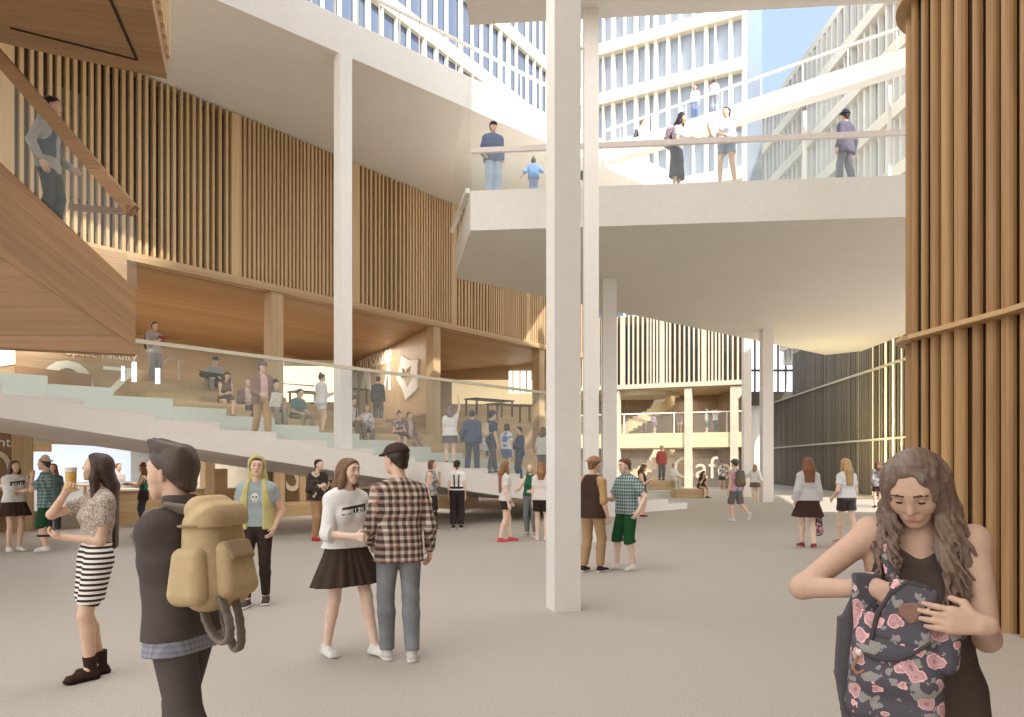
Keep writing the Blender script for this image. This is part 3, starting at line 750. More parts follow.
# seat blocks and pale plinths in front of the cafe
def block(u0_, u1_, vt, y, h, dp, m, nm, lab, cat, z0=0.0):
    xa, xb = (u0_ - U0) / F_PX * y, (u1_ - U0) / F_PX * y
    o = MB().box(xa, xb, y, y + dp, z0, z0 + h).build(nm, m, origin=((xa + xb) / 2, y + dp / 2, z0)); return tag(o, lab, cat)
block(676, 704, 484, 34.6, 0.42, 1.1, BENCH, 'timber_bench_block', 'oak seat block under the girl sitting by the cafe', 'seat')
block(650, 676, 470, 37.0, 0.47, 1.1, BENCH, 'timber_bench_block', 'oak seat block at the foot of the man in the red shirt', 'seat', 0.281)
block(640, 700, 484, 36.4, 0.28, 3.0, TREAD, 'pale_plinth', 'pale low plinth in front of the cafe steps', 'plinth')

# ================================================================== right far: sunlit end wall, dark batten wall
struct(MB().slab([(13.5, 60.3), (22.5, 60.3), (22.5, 60.6), (13.5, 60.6)], 0, 6.2).build('wall_far', speckled('far_plaster', (244, 240, 232), (238, 234, 226), 3)))
D0 = Vector((20.2, 58.2, 0)); D1 = Vector((17.35, 31.5, 0)); DD = (D1 - D0).normalized(); DN = Vector((-DD.y, DD.x, 0))
if DN.x < 0: DN = -DN
DL = (D1 - D0).length
def d_at(s, off=0.0, z=0.0): q = D0 + DD * s + DN * off; return Vector((q.x, q.y, z))
DARKB = wood('dark_backing', (66, 58, 46), (44, 38, 30), (0, 0, 1), DD, 0.9, seam=False)
dw = struct(MB().bx(d_at(0, 0.3), DD * DL, DN * 0.3, Vector((0, 0, 6.2))).bx(d_at(5.8, 0.3, 6.2), DD * (DL - 5.8), DN * 0.3, Vector((0, 0, 3.0))).build('wall_dark', DARKB))
mb = MB(); s = 0; r2 = random.Random(31)
gaps = [(17.2, 17.4), (18.6, 18.9), (19.9, 20.1), (20.7, 21.0), (21.6, 21.8), (22.3, 22.7), (23.2, 23.6), (24.2, 24.5), (24.9, 25.2), (25.6, 26.0)]
while s < DL:
    wd = r2.choice((0.14, 0.17, 0.2)); mb.bx(d_at(s, 0.0), DD * wd, DN * 0.2, Vector((0, 0, 9.2 if s > 5.8 else 6.2))); s += wd + r2.choice((0.06, 0.09, 0.14))
    for g0_, g1_ in gaps:
        if g0_ < s < g1_: s = g1_
mb.build('batten_screen', DARKW, dw)
for i, (g0_, g1_) in enumerate(gaps):
    MB().bx(d_at(g0_, 0.06), DD * (g1_ - g0_), DN * 0.01, Vector((0, 0, 9.1))).build('window_pane', glow('warm_gap', (255, 240, 196), 0.75), dw)  # glowing strips set in the gaps, standing in for light between battens
for z in (2.72, 6.2):
    MB().bx(d_at(-0.2, -0.12, z), DD * (DL + 0.2), DN * 0.3, Vector((0, 0, 0.1))).build('ledge', OAKP, dw)
# low area lamp added, standing in for yellow sun glow on the dark battens
d = bpy.data.lights.new('sun_glow_fill', 'AREA'); d.energy = 420; d.color = (1, 0.86, 0.5); d.shape = 'RECTANGLE'; d.size = 9; d.size_y = 0.3
o = bpy.data.objects.new('sun_glow_fill', d); q = d_at(23, -1.6, 0.1); o.location = q; o.rotation_euler = (Vector((-DN.x * 0.8, -DN.y * 0.8, -1))).to_track_quat('Z', 'X').to_euler(); COL.objects.link(o)
# glazed upper corner beyond
up = struct(MB().slab([(15.0, 59.6), (23.0, 59.6), (23.0, 60.2), (15.0, 60.2)], 6.2, 7.3).build('trim_3', mat('dark_band', (86, 76, 64), 0.6)))
wn = struct(mesh('window_9', [(14.0, 60, 7.3), (24, 60, 7.3), (24, 60, 13), (14, 60, 13)], [(0, 1, 2, 3)], glow('bright_clerestory', (236, 242, 250), 1.1)))
mb = MB()
for k in range(14):
    t = k / 13; x = 15.0 + 8.0 * t; y = 59.9; mb.box(x, x + (0.13 if k % 4 else 0.3), y - 0.12, y - 0.02, 7.2, 12)
mb.box(15, 23, 59.5, 59.8, 8.9, 9.05)
mb.build('mullion', mat('dark_band', (86, 76, 64)), wn)

# ================================================================== outside: white finned towers, hills
FIN = mat('white_fin', (244, 238, 226), 0.6); PANE = mat('blue_pane', (112, 130, 160), 0.15, 0.0, 0.6); PANE2 = mat('pale_blue_pane', (168, 182, 204), 0.15, 0.0, 0.6)
BANDM = mat('tower_band', (244, 234, 212), 0.6)
def tower(name, a_, b_, z0, z1, floors, fin_gap, lab, pane, fin_w=0.12, dep=6.0, fd=0.35, bd=0.6):
    a_, b_ = Vector(a_), Vector(b_); d = (b_ - a_).normalized(); n = Vector((-d.y, d.x, 0)); L = (b_ - a_).length
    if n.dot(-(a_ + b_)) < 0: n = -n
    t = empty(name, ((a_ + b_) / 2 + Vector((0, 0, z0))).to_tuple()); tag(t, lab, 'building', 'white finned towers beyond the glass')
    under(MB().bx(a_ + Vector((0, 0, z0)), d * L, -n * dep, Vector((0, 0, z1 - z0))).build('glazed_body', pane), t)
    mb = MB(); s = 0; r_ = random.Random(int(L * 10))
    while s < L:
        mb.bx(a_ + d * s + n * 0.05 + Vector((0, 0, z0)), d * r_.choice((fin_w, fin_w, fin_w * 2)), n * fd, Vector((0, 0, z1 - z0))); s += fin_gap * r_.uniform(0.7, 1.2)
    under(mb.build('fins', FIN), t)
    mb = MB()
    for z in floors: mb.bx(a_ - d * 0.1 + n * 0.02 + Vector((0, 0, z)), d * (L + 0.2), n * bd, Vector((0, 0, 0.75)))
    under(mb.build('floor_bands', BANDM), t)
    under(MB().bx(a_ - d * 0.1 + n * 0.3 + Vector((0, 0, z1)), d * (L + 0.2), -n * (dep + 0.4), Vector((0, 0, 0.5))).build('roof_edge', BANDM), t)
    return t
tower('tower', (-12.5, 24.0, 0), (5.0, 51.5, 0), 11.82, 40.0, [14.9, 18.6, 22.3, 26, 29.7, 33.4, 37.1], 1.0, 'white finned tower rising at the left behind the upper floor', mat('deep_blue_pane', (100, 114, 138), 0.15, 0, 0.6), 0.11, 6.0, 0.16, 0.25)
tower('tower', (5.6, 52.3, 0), (14.6, 47.3, 0), 10.97, 44.0, [12.4, 16, 19.4, 22.8, 26.2, 29.6, 33.0], 0.85, 'pale finned tower in the middle behind the walkway', PANE2)
tower('tower', (22, 66, 0), (22, 38, 0), 9.4, 31.5, [10.5, 14, 17.5, 21, 24.5, 28], 0.9, 'white finned building at the right under the blue sky', PANE, 0.12, 0.8)
hv, hf = [], []
hn = 40
for i in range(hn + 1):
    x = -60 + 220 * i / hn; h = 34 + 6 * math.sin(i * 0.7) + 4 * math.sin(i * 1.9 + 1) + max(0, (x - 40) * 0.16)
    hv += [(x, 170, -2), (x, 185, h * 0.72), (x, 205, h)]
for i in range(hn):
    for j in range(2): hf.append((3 * i + j, 3 * (i + 1) + j, 3 * (i + 1) + j + 1, 3 * i + j + 1))
tag(mesh('hills', hv, hf, speckled('hill_green', (150, 164, 140), (120, 138, 112), 0.08, 0.9), smooth=True), kind='structure')
# lamps tucked under the timber soffit and the lit studios
for s in (4, 9, 14, 19):
    q = A0 + WD * s + WN * 4.5
    lamp('soffit_light', (q.x, q.y, WB - 0.12), 1.2, 120, (1, 0.94, 0.84), (0, 0, 0), 3.0)

for s in (3.5, 7.5, 11.5):  # unseen lamps added to lift the dark front below the stair
    q = g_at(s, -1.3)
    lamp('stair_underside_fill', (q.x, q.y, stair_z(s_of_x(q.x) + 1.2) - 0.5), 1.6, 22, (1, 0.94, 0.86), (0, 0, 0), 0.4)

for x, y, e_ in ((-3.4, 8.6, 300), (2.4, 12.0, 150), (-1.5, 3.5, 190)):  # overhead lamps added to brighten floor, stair front and figures
    lamp('hall_fill', (x, y, ZT - 0.08), 4.5, e_, (1, 0.98, 0.95))
# ================================================================== figures: smooth bodies grown from limbs, clothes grown over them
def V(*a): return np.array(a, dtype=np.float32)
def unit(v): v = np.asarray(v, np.float32); return v / max(1e-9, float(np.linalg.norm(v)))
class Field:
    def __init__(s, lo, hi, h):
        s.lo = np.array(lo, np.float32); s.h = h
        s.n = np.maximum(4, np.ceil((np.array(hi) - s.lo) / h).astype(int) + 1)
        s.F = np.full(tuple(s.n), 9.0, np.float32)
    def _sl(s, lo, hi):
        a = np.clip(np.floor((lo - s.lo) / s.h).astype(int), 0, s.n); b = np.clip(np.ceil((hi - s.lo) / s.h).astype(int) + 1, 0, s.n)
        if (b <= a).any(): return None
        g = [s.lo[i] + s.h * np.arange(a[i], b[i], dtype=np.float32) for i in range(3)]
        return (slice(a[0], b[0]), slice(a[1], b[1]), slice(a[2], b[2])), (g[0][:, None, None], g[1][None, :, None], g[2][None, None, :])
    def seg(s, a, b, ra, rb, k=0.02, w=(0, 0), X=(1, 0, 0), ends=0, flat=1.0, sub=False, wave=None):
        """a limb from a to b, radius ra to rb, spread sideways by w along X; ends=1 cuts the far end square, 2 both"""
        a, b, X = V(*a), V(*b), unit(X); ab = b - a; L2 = max(1e-8, float(ab @ ab))
        m = max(ra, rb) + max(w) + k + 2.5 * s.h
        q = s._sl(np.minimum(a, b) - m, np.maximum(a, b) + m)
        if q is None: return s
        sl, (x, y, z) = q
        t = ((x - a[0]) * ab[0] + (y - a[1]) * ab[1] + (z - a[2]) * ab[2]) / L2
        tr = t; t = np.clip(t, 0, 1)
        qx, qy, qz = x - a[0] - t * ab[0], y - a[1] - t * ab[1], z - a[2] - t * ab[2]
        d2 = qx * qx + qy * qy + qz * qz
        if max(w) > 0 or flat != 1.0:
            lx = qx * X[0] + qy * X[1] + qz * X[2]; ww = w[0] + (w[1] - w[0]) * t
            e = np.maximum(np.abs(lx) - ww, 0) * flat
            d2 = np.maximum(d2 - lx * lx, 0) + e * e
        d = np.sqrt(d2) - (ra + (rb - ra) * t)
        if wave is not None:
            n_, amp = wave; d = d + amp * np.sin(n_ * np.arctan2(qx, qy)) * t
        L = math.sqrt(L2)
        if ends >= 1: d = np.maximum(d, (tr - 1) * L)
        if ends >= 2: d = np.maximum(d, -tr * L)
        f = s.F[sl]
        if sub:
            h_ = np.clip(0.5 - 0.5 * (f + d) / max(k, 1e-5), 0, 1); s.F[sl] = f + (-d - f) * h_ + k * h_ * (1 - h_); return s
        if k > 0:
            h_ = np.clip(0.5 + 0.5 * (f - d) / k, 0, 1); s.F[sl] = f + (d - f) * h_ - k * h_ * (1 - h_)
        else: s.F[sl] = np.minimum(f, d)
        return s
    def cut(s, p, n):
        """remove everything on the side of the plane that n points to"""
        n = unit(n); g = [s.lo[i] + s.h * np.arange(s.n[i], dtype=np.float32) for i in range(3)]
        d = (g[0][:, None, None] - p[0]) * n[0] + (g[1][None, :, None] - p[1]) * n[1] + (g[2][None, None, :] - p[2]) * n[2]
        s.F = np.maximum(s.F, d); return s
    def union(s, o, k=0.02):
        h_ = np.clip(0.5 + 0.5 * (s.F - o.F) / k, 0, 1); s.F = s.F + (o.F - s.F) * h_ - k * h_ * (1 - h_); return s
    def build(s, name, m, parent):
        F = s.F; F[0] = F[-1] = 9; F[:, 0] = F[:, -1] = 9; F[:, :, 0] = F[:, :, -1] = 9
        ins = F < 0
        if not ins.any(): return None
        c = [ins[i:F.shape[0] - 1 + i, j:F.shape[1] - 1 + j, k:F.shape[2] - 1 + k] for i in (0, 1) for j in (0, 1) for k in (0, 1)]
        cnt = sum(x.astype(np.int8) for x in c); act = (cnt > 0) & (cnt < 8)
        ci = np.argwhere(act); idx = np.full(act.shape, -1, np.int32); idx[act] = np.arange(len(ci))
        acc = np.zeros((len(ci), 3), np.float32); num = np.zeros((len(ci), 1), np.float32)
        i, j, k = ci.T
        for ax in range(3):
            o1, o2 = [d for d in range(3) if d != ax]
            for p in (0, 1):
                for q in (0, 1):
                    off = [0, 0, 0]; off[o1] = p; off[o2] = q; off2 = list(off); off2[ax] = 1
                    f0 = F[i + off[0], j + off[1], k + off[2]]; f1 = F[i + off2[0], j + off2[1], k + off2[2]]
                    cr = (f0 < 0) != (f1 < 0); t = np.where(cr, f0 / np.where(cr, f0 - f1, 1), 0)
                    P = np.zeros((len(ci), 3), np.float32); P[:, o1] = p; P[:, o2] = q; P[:, ax] = t
                    acc += P * cr[:, None]; num += cr[:, None]
        co = s.lo + (ci + acc / np.maximum(num, 1)) * s.h
        quads = []
        for ax in range(3):
            o1, o2 = [(1, 2), (2, 0), (0, 1)][ax]
            a = np.moveaxis(ins, ax, 0)
            sa = [slice(None)] * 3; sa[ax] = slice(0, -1); sb = [slice(None)] * 3; sb[ax] = slice(1, None)
            e0, e1 = ins[tuple(sa)], ins[tuple(sb)]
            ed = np.argwhere(e0 != e1)
            ok = (ed[:, o1] > 0) & (ed[:, o2] > 0); ed = ed[ok]
            if not len(ed): continue
            fl = e0[ed[:, 0], ed[:, 1], ed[:, 2]]
            def at(d1, d2):
                e = ed.copy(); e[:, o1] -= d1; e[:, o2] -= d2; return idx[e[:, 0], e[:, 1], e[:, 2]]
            Q = np.stack([at(0, 0), at(1, 0), at(1, 1), at(0, 1)], 1)
            Q[~fl] = Q[~fl][:, ::-1]; quads.append(Q)
        Q = np.concatenate(quads); Q = Q[(Q >= 0).all(1)]
        me = bpy.data.meshes.new(name)
        me.vertices.add(len(co)); me.vertices.foreach_set('co', co.astype(np.float32).ravel())
        me.loops.add(Q.size); me.loops.foreach_set('vertex_index', Q.ravel().astype(np.int32))
        me.polygons.add(len(Q)); me.polygons.foreach_set('loop_start', np.arange(0, Q.size, 4, dtype=np.int32)); me.polygons.foreach_set('loop_total', np.full(len(Q), 4, np.int32))
        me.polygons.foreach_set('use_smooth', np.ones(len(Q), bool)); me.update(calc_edges=True); me.validate()
        me.materials.append(m)
        o = bpy.data.objects.new(name, me); return link(o, parent)

def ik(a, t, l1, l2, hint):
    a, t, hint = V(*a), V(*t), unit(hint); d = t - a; L = float(np.linalg.norm(d)); u = d / max(L, 1e-6)
    L = min(max(L, abs(l1 - l2) + 0.01), (l1 + l2) * 0.998); t = a + u * L
    c = (l1 * l1 + L * L - l2 * l2) / (2 * L); hgt = math.sqrt(max(0.0, l1 * l1 - c * c))
    p = hint - u * float(hint @ u); p = unit(p); return a + u * c + p * hgt, t

SKINM = {}
def skin(tone):
    c = {'light': (226, 186, 160), 'fair': (234, 200, 178), 'tan': (200, 162, 138), 'brown': (150, 108, 82)}[tone]
    return speckled('skin_' + tone, c, tuple(x * 0.96 for x in c), 30, 0.55, 0.0, 0.3)
def hairm(c): return wood('hair_%d_%d_%d' % c, c, tuple(x * 0.62 for x in c), (0, 0, 1), (1, 0.3, 0), 50.0, 0.45, seam=False)
def cloth(c, k=0.93): return speckled('cloth_%d_%d_%d' % c, c, tuple(x * k for x in c), 40, 0.85, 5.0, 0.15)
def pattern(name, kind, c1, c2, scale, c3=None):
    """woven or printed cloth: stripes, plaid, check, floral"""
    if name in _M: return _M[name]
    m = mat(name, c1, 0.85, spec=0.15); nt, b = nodes_of(m); tc = nd(nt, 'ShaderNodeTexCoord'); sp = nd(nt, 'ShaderNodeSeparateXYZ'); nt.links.new(tc.outputs['Object'], sp.inputs[0])
    def stripe(sock, sc, duty):
        return math_node(nt, 'LESS_THAN', math_node(nt, 'FRACT', math_node(nt, 'MULTIPLY', sock, sc)), duty)
    if kind == 'stripes': col = mixc(nt, stripe(sp.outputs['Z'], scale, 0.52), s2l(c1), s2l(c2))
    elif kind in ('plaid', 'check'):
        xs = math_node(nt, 'ADD', sp.outputs['X'], math_node(nt, 'MULTIPLY', sp.outputs['Y'], 0.8))
        f = math_node(nt, 'MULTIPLY', math_node(nt, 'ADD', stripe(sp.outputs['Z'], scale, 0.5), stripe(xs, scale, 0.5)), 0.5)
        col = ramp(nt, f, [(0.0, s2l(c1)), (0.5, s2l(tuple((p + q) / 2 for p, q in zip(c1, c2)))), (1.0, s2l(c2))])
        if c3:
            col = mixc(nt, math_node(nt, 'MULTIPLY', math_node(nt, 'ADD', stripe(sp.outputs['Z'], scale / 2, 0.08), stripe(xs, scale / 2, 0.08)), 0.5), col, s2l(c3))
    else:
        vo = nd(nt, 'ShaderNodeTexVoronoi', Scale=scale); ns = nd(nt, 'ShaderNodeTexNoise', Scale=scale * 1.5, Detail=3.0)
        ad = nd(nt, 'ShaderNodeVectorMath', operation='ADD'); sc = nd(nt, 'ShaderNodeVectorMath', operation='SCALE')
        nt.links.new(tc.outputs['Object'], ns.inputs['Vector']); nt.links.new(ns.outputs['Color'], sc.inputs[0]); sc.inputs['Scale'].default_value = 0.6 / scale
        nt.links.new(tc.outputs['Object'], ad.inputs[0]); nt.links.new(sc.outputs[0], ad.inputs[1]); nt.links.new(ad.outputs[0], vo.inputs['Vector'])
        c3 = c3 or c2
        fd = math_node(nt, 'ADD', vo.outputs['Distance'], math_node(nt, 'MULTIPLY', math_node(nt, 'SUBTRACT', ns.outputs['Fac'], 0.5), 0.35))
        fl = ramp(nt, fd, [(0.08, s2l(tuple(x * 0.74 for x in c2))), (0.2, s2l(c2)), (0.3, s2l(tuple(x * 0.86 for x in c2))), (0.37, s2l(tuple(min(255, x * 1.14) for x in c2)))])
        sel = nd(nt, 'ShaderNodeSeparateColor'); nt.links.new(vo.outputs['Color'], sel.inputs[0])
        lf = mixc(nt, math_node(nt, 'GREATER_THAN', ns.outputs['Fac'], 0.56), s2l(c1), s2l(c3))
        col = mixc(nt, math_node(nt, 'LESS_THAN', fd, 0.40), lf, fl)
        col = mixc(nt, math_node(nt, 'GREATER_THAN', sel.outputs[0], 0.82), col, lf)
    nt.links.new(col, b.inputs['Base Color']); return m
def M_(x): return cloth(x) if isinstance(x, tuple) else x

DARK_EYE = mat('dark_eye', (48, 34, 28), 0.3)
EYE_WHITE = mat('eye_white', (228, 222, 214), 0.3)
LIP = mat('lip', (204, 132, 122), 0.5)
SCENE_PEOPLE = []
class Person:
    """spec keys: lean, twist, pelvis (hip height), sit, LH/RH hand targets from the shoulder (left, forward, up), LF/RF feet,
    head (yaw, pitch), hair, top, bottom, shoes, hat, grid"""
    def __init__(s, label, pos, heading, H=1.7, sex='f', tone='light', grid=0.02, group=None, **k):
        s.k = k; s.h = grid; s.H = H; s.sex = sex; s.tone = tone; f = H / 1.75; s.f = f
        s.root = empty('person', tuple(pos), math.radians(heading)); tag(s.root, label, 'person', group)
        hipz = k.get('pelvis', 0.925 * f if 'pelvis' not in k else 0)
        lean = math.radians(k.get('lean', 0)); side = math.radians(k.get('side', 0))
        s.P = V(k.get('px', 0), -k.get('pf', 0), hipz)              # pelvis
        up = unit((math.sin(side), -math.sin(lean), math.cos(lean) * math.cos(side)))
        tw = math.radians(k.get('twist', 0)); X = V(math.cos(tw), math.sin(tw), 0); X = unit(X - up * float(X @ up))
        s.up, s.X = up, X; s.Fw = np.cross(up, X) * -1.0            # forward is -y when upright
        s.Fw = unit(np.cross(X, up)); 
        if s.Fw[1] > 0 and abs(tw) < 1.5: s.Fw = -s.Fw
        s.neck = s.P + up * 0.545 * f + s.Fw * 0.0
        sw = (0.168 if sex == 'm' else 0.146) * f
        s.sh = {'L': s.P + up * 0.446 * f + X * sw, 'R': s.P + up * 0.446 * f - X * sw}
        for q in 'LR':
            lift = k.get('shrug' + q, 0); s.sh[q] = s.sh[q] + up * lift
        hy, hp = [math.radians(x) for x in k.get('head', (0, 0))]
        hf = unit(s.Fw * math.cos(hy) + s.X * math.sin(hy)); hf = unit(hf * math.cos(hp) - V(0, 0, 1) * math.sin(hp)) if True else hf
        hx = unit(np.cross(hf, V(0, 0, 1))); 
        if float(hx @ s.X) < 0 and abs(hy) < 1.5: hx = -hx
        hu = unit(np.cross(hx, hf)); 
        if hu[2] < 0: hu = -hu
        s.hf, s.hx, s.hu = hf, hx, hu
        s.hs = f * (0.98 if sex == 'm' else 0.95) * k.get('head_scale', 1.0)
        s.hc = s.neck + up * 0.06 * f + hu * 0.10 * f + hf * 0.02 * f + s.Fw * 0.012 * f
        s.l = {}
        for q, sg in (('L', 1), ('R', -1)):
            t = k.get(q + 'H', (0.06, 0.03, -0.54)); sh = s.sh[q]
            tgt = sh + (s.X * sg * t[0] + s.Fw * t[1] + V(0, 0, 1) * t[2]) * f
            hint = k.get(q + 'E', (0.35, -1.0, -0.25)); hv = s.X * sg * hint[0] + s.Fw * hint[1] + V(0, 0, 1) * hint[2]
            el, wr = ik(sh, tgt, 0.30 * f, 0.255 * f, hv); s.l[q + 'e'], s.l[q + 'w'] = el, wr
            hip = s.P + s.X * sg * 0.088 * f
            ft = k.get(q + 'F', (0.095, 0.0, 0.0)); an = V(sg * ft[0] * f, -ft[1] * f, 0) + V(0, 0, ft[2] * f + 0.085 * f)
            if 'px' in k or 'pf' in k: pass
            kh = k.get(q + 'K', (0.1, 1.0, 0.2)); hv = V(sg * kh[0], -kh[1], kh[2])
            kn, an = ik(hip, an, 0.43 * f, 0.425 * f, hv); s.l[q + 'hip'], s.l[q + 'k'], s.l[q + 'a'] = hip, kn, an
            fd = k.get(q + 'D', (0.15, 1.0, 0.0)); s.l[q + 'fd'] = unit((sg * fd[0], -fd[1], fd[2]))
        pts = [s.P, s.neck, s.hc + s.hu * 0.14, s.hc - s.hu * 0.1] + [v for q, v in s.l.items() if not q.endswith('fd')] + list(s.sh.values())
        pts += [s.l[q + 'a'] + s.l[q + 'fd'] * 0.2 for q in 'LR'] + [s.l[q + 'w'] + unit(s.l[q + 'w'] - s.l[q + 'e']) * 0.2 for q in 'LR'] + [s.l[q + 'a'] - V(0, 0, .1) for q in 'LR']
        pts = np.array(pts); s.lo, s.hi = pts.min(0) - 0.16, pts.max(0) + 0.16
        SCENE_PEOPLE.append(s); s.make()
    def field(s, lo=None, hi=None, h=None): return Field(s.lo if lo is None else lo, s.hi if hi is None else hi, h or s.h)
    # --- trunk
    def trunk(s, F, g=0.0, low=True, belly=0.0):
        f, X, up, Fw, P, m = s.f, s.X, s.up, s.Fw, s.P, s.sex == 'm'
        lv = [(0.0, 0.088 if m else 0.098, 0.085 if m else 0.088, 0.0), (0.13, 0.080 if m else 0.070, 0.078 if m else 0.068, 0.01), (0.30, 0.098 if m else 0.082, 0.088 if m else 0.076, 0.006), (0.42, 0.112 if m else 0.092, 0.078 if m else 0.070, 0.0), (0.465, 0.088 if m else 0.074, 0.05, -0.008)]
        pts = [(P + up * z * f + Fw * y * f, w * f, r * f) for z, w, r, y in lv]
        for (a, wa, ra), (b, wb, rb) in zip(pts[:-1], pts[1:]):
            F.seg(a, b, ra + g, rb + g, 0.03, (wa, wb), X)
        if not m:
            for sg in (1, -1): F.seg(P + up * 0.345 * f + X * sg * 0.06 * f + Fw * 0.06 * f, P + up * 0.325 * f + X * sg * 0.062 * f + Fw * 0.075 * f, 0.046 * f + g, 0.044 * f + g, 0.035)
        F.seg(pts[3][0] + up * 0.05 * f, s.neck, 0.062 * f + g, 0.052 * f + g, 0.04)
        for q in 'LR': F.seg(s.neck - up * 0.045 * f, s.sh[q] + up * 0.004 * f, 0.046 * f + g, 0.047 * f + g, 0.04)
        return F
    def arm(s, F, q, g=0.0, frac=1.0, ends=0, loose=0.0):
        f = s.f; sh, e, w = s.sh[q], s.l[q + 'e'], s.l[q + 'w']; big = 1.12 if s.sex == 'm' else 0.94
        r0, r1, r2 = 0.050 * f * big, 0.038 * f * big, 0.026 * f * big
        if frac <= 0.5:
            t = frac / 0.5; b = sh + (e - sh) * t; F.seg(sh, b, r0 + g, r0 + (r1 - r0) * t + g + loose, 0.03, ends=ends)
        else:
            F.seg(sh, e, r0 + g, r1 + g + loose * 0.5, 0.03)
            t = (frac - 0.5) / 0.5; b = e + (w - e) * t
            F.seg(e, b, r1 * 1.02 + g + loose * 0.5, r1 + (r2 - r1) * t + g + loose, 0.02, ends=ends)
        return F
    def leg(s, F, q, g=0.0, frac=1.0, ends=0, loose=0.0):
        f = s.f; a, k_, n = s.l[q + 'hip'], s.l[q + 'k'], s.l[q + 'a']; big = 1.0 if s.sex == 'm' else 0.97
        r0, r1, rc, r2 = 0.088 * f * big, 0.054 * f * big, 0.054 * f * big, 0.036 * f
        if frac <= 0.5:
            t = frac / 0.5; b = a + (k_ - a) * t; F.seg(a, b, r0 + g, r0 + (r1 - r0) * t + g + loose, 0.03, ends=ends); return F
        F.seg(a, k_, r0 + g, r1 + g + loose * 0.5, 0.03)
        bk = unit(np.cross(np.cross(k_ - a, n - k_), n - k_)); calf = k_ + (n - k_) * 0.30 - s.l[q + 'fd'] * 0.012 * f
        t = (frac - 0.5) / 0.5
        if t <= 0.3: F.seg(k_, k_ + (calf - k_) * (t / 0.3), r1 + g, rc + g + loose, 0.02, ends=ends); return F
        F.seg(k_, calf, r1 + g + loose * 0.5, rc + g + loose * 0.6, 0.02)
        b = calf + (n - calf) * ((t - 0.3) / 0.7); F.seg(calf, b, rc + g + loose * 0.6, rc + (r2 - rc) * ((t - 0.3) / 0.7) + g + loose, 0.02, ends=ends)
        return F
    def hand(s, F, q):
        f = s.f; w, e = s.l[q + 'w'], s.l[q + 'e']; k = s.k; sg = 1 if q == 'L' else -1
        d = unit(w - e)
        if q + 'hd' in k: hd = k[q + 'hd']; d = unit(s.X * sg * hd[0] + s.Fw * hd[1] + V(0, 0, 1) * hd[2])
        pn = k.get(q + 'pn')                                    # palm normal
        n = (s.X * sg * pn[0] + s.Fw * pn[1] + V(0, 0, 1) * pn[2]) if pn else -s.X * sg
        n = unit(n - d * float(n @ d)); sd = -np.cross(d, n) * sg  # towards the thumb
        sd = unit(sd)
        if not pn and float(sd @ s.Fw) < 0: sd = -sd
        cu = k.get(q + 'curl', 0.5); f *= 1.0
        pal = w + d * 0.075 * f
        F.seg(w - d * 0.02 * f, pal, 0.021 * f, 0.017 * f, 0.012, (0.006 * f, 0.024 * f), sd)
        if s.h > 0.0125:
            tip = pal + (d * math.cos(cu) + n * math.sin(cu)) * 0.075 * f
            F.seg(pal, tip, 0.017 * f, 0.012 * f, 0.01, (0.024 * f, 0.018 * f), sd); F.seg(w + d * 0.03 * f + sd * 0.02 * f, w + d * 0.075 * f + sd * 0.05 * f, 0.014 * f, 0.011 * f, 0.008); return F
        for o, L in ((0.029, 0.072), (0.0095, 0.080), (-0.0095, 0.075), (-0.027, 0.060)):
            p = pal + sd * o * f; dd = d; r = 0.0092 * f
            for i, (fr, c) in enumerate(((0.45, cu * 0.7), (0.32, cu * 0.9), (0.25, cu * 0.6))):
                ang = (cu * 0.7, cu * 1.6, cu * 2.1)[i]; ds = unit(d * math.cos(ang) + n * math.sin(ang) + sd * o * 2.0)
                p2 = p + ds * L * fr * f * 1.05; F.seg(p, p2, r, r * 0.93, 0.004); p = p2; r *= 0.92
        a = w + d * 0.022 * f + sd * 0.020 * f; b = a + (d * 0.55 + sd * 0.75 + n * 0.25) * 0.042 * f; c = b + unit(d * 0.85 + sd * 0.2 + n * (0.2 + 0.5 * cu)) * 0.036 * f
        F.seg(a, b, 0.014 * f, 0.0115 * f, 0.01); F.seg(b, c, 0.0112 * f, 0.009 * f, 0.004)
        return F
    def hp(s, x, y, z): return s.hc + (s.hx * x + s.hf * y + s.hu * z) * s.hs
    def head(s, F):
        p, f, X = s.hp, s.hs, s.hx; m = s.sex == 'm'
        F.seg(p(0, -0.022, 0.032), p(0, 0.022, 0.030), 0.076 * f, 0.074 * f, 0.02)
        F.seg(p(0, 0.035, 0.0), p(0, 0.052, -0.072), 0.058 * f, 0.034 * f, 0.03, (0.004 * f, (0.024 if m else 0.014) * f), X)
        F.seg(p(0, 0.066, -0.092), p(0, 0.07, -0.094), 0.022 * f, 0.022 * f, 0.02, (0.01 * f if m else 0.004 * f,) * 2, X)
        for sg in (1, -1):
            F.seg(p(0.04 * sg, 0.058, -0.022), p(0.036 * sg, 0.06, -0.03), 0.026 * f, 0.026 * f, 0.02)
            F.seg(p(0.074 * sg, -0.002, 0.012), p(0.070 * sg, 0.004, -0.026), 0.015 * f, 0.010 * f, 0.006)
        F.seg(p(0, 0.076, 0.034), p(0, 0.078, 0.034), 0.018 * f, 0.018 * f, 0.012, (0.034 * f,) * 2, X)
        if s.h < 0.013:
            for sg in (1, -1): F.seg(p(0.032 * sg, 0.104, 0.010), p(0.030 * sg, 0.104, 0.009), 0.016 * f, 0.016 * f, 0.012, sub=True)
        F.seg(p(0, 0.090, 0.018), p(0, 0.108, -0.020), 0.009 * f, 0.0125 * f, 0.012)
        for sg in (1, -1): F.seg(p(0.011 * sg, 0.095, -0.026), p(0.012 * sg, 0.093, -0.026), 0.0085 * f, 0.0085 * f, 0.008)
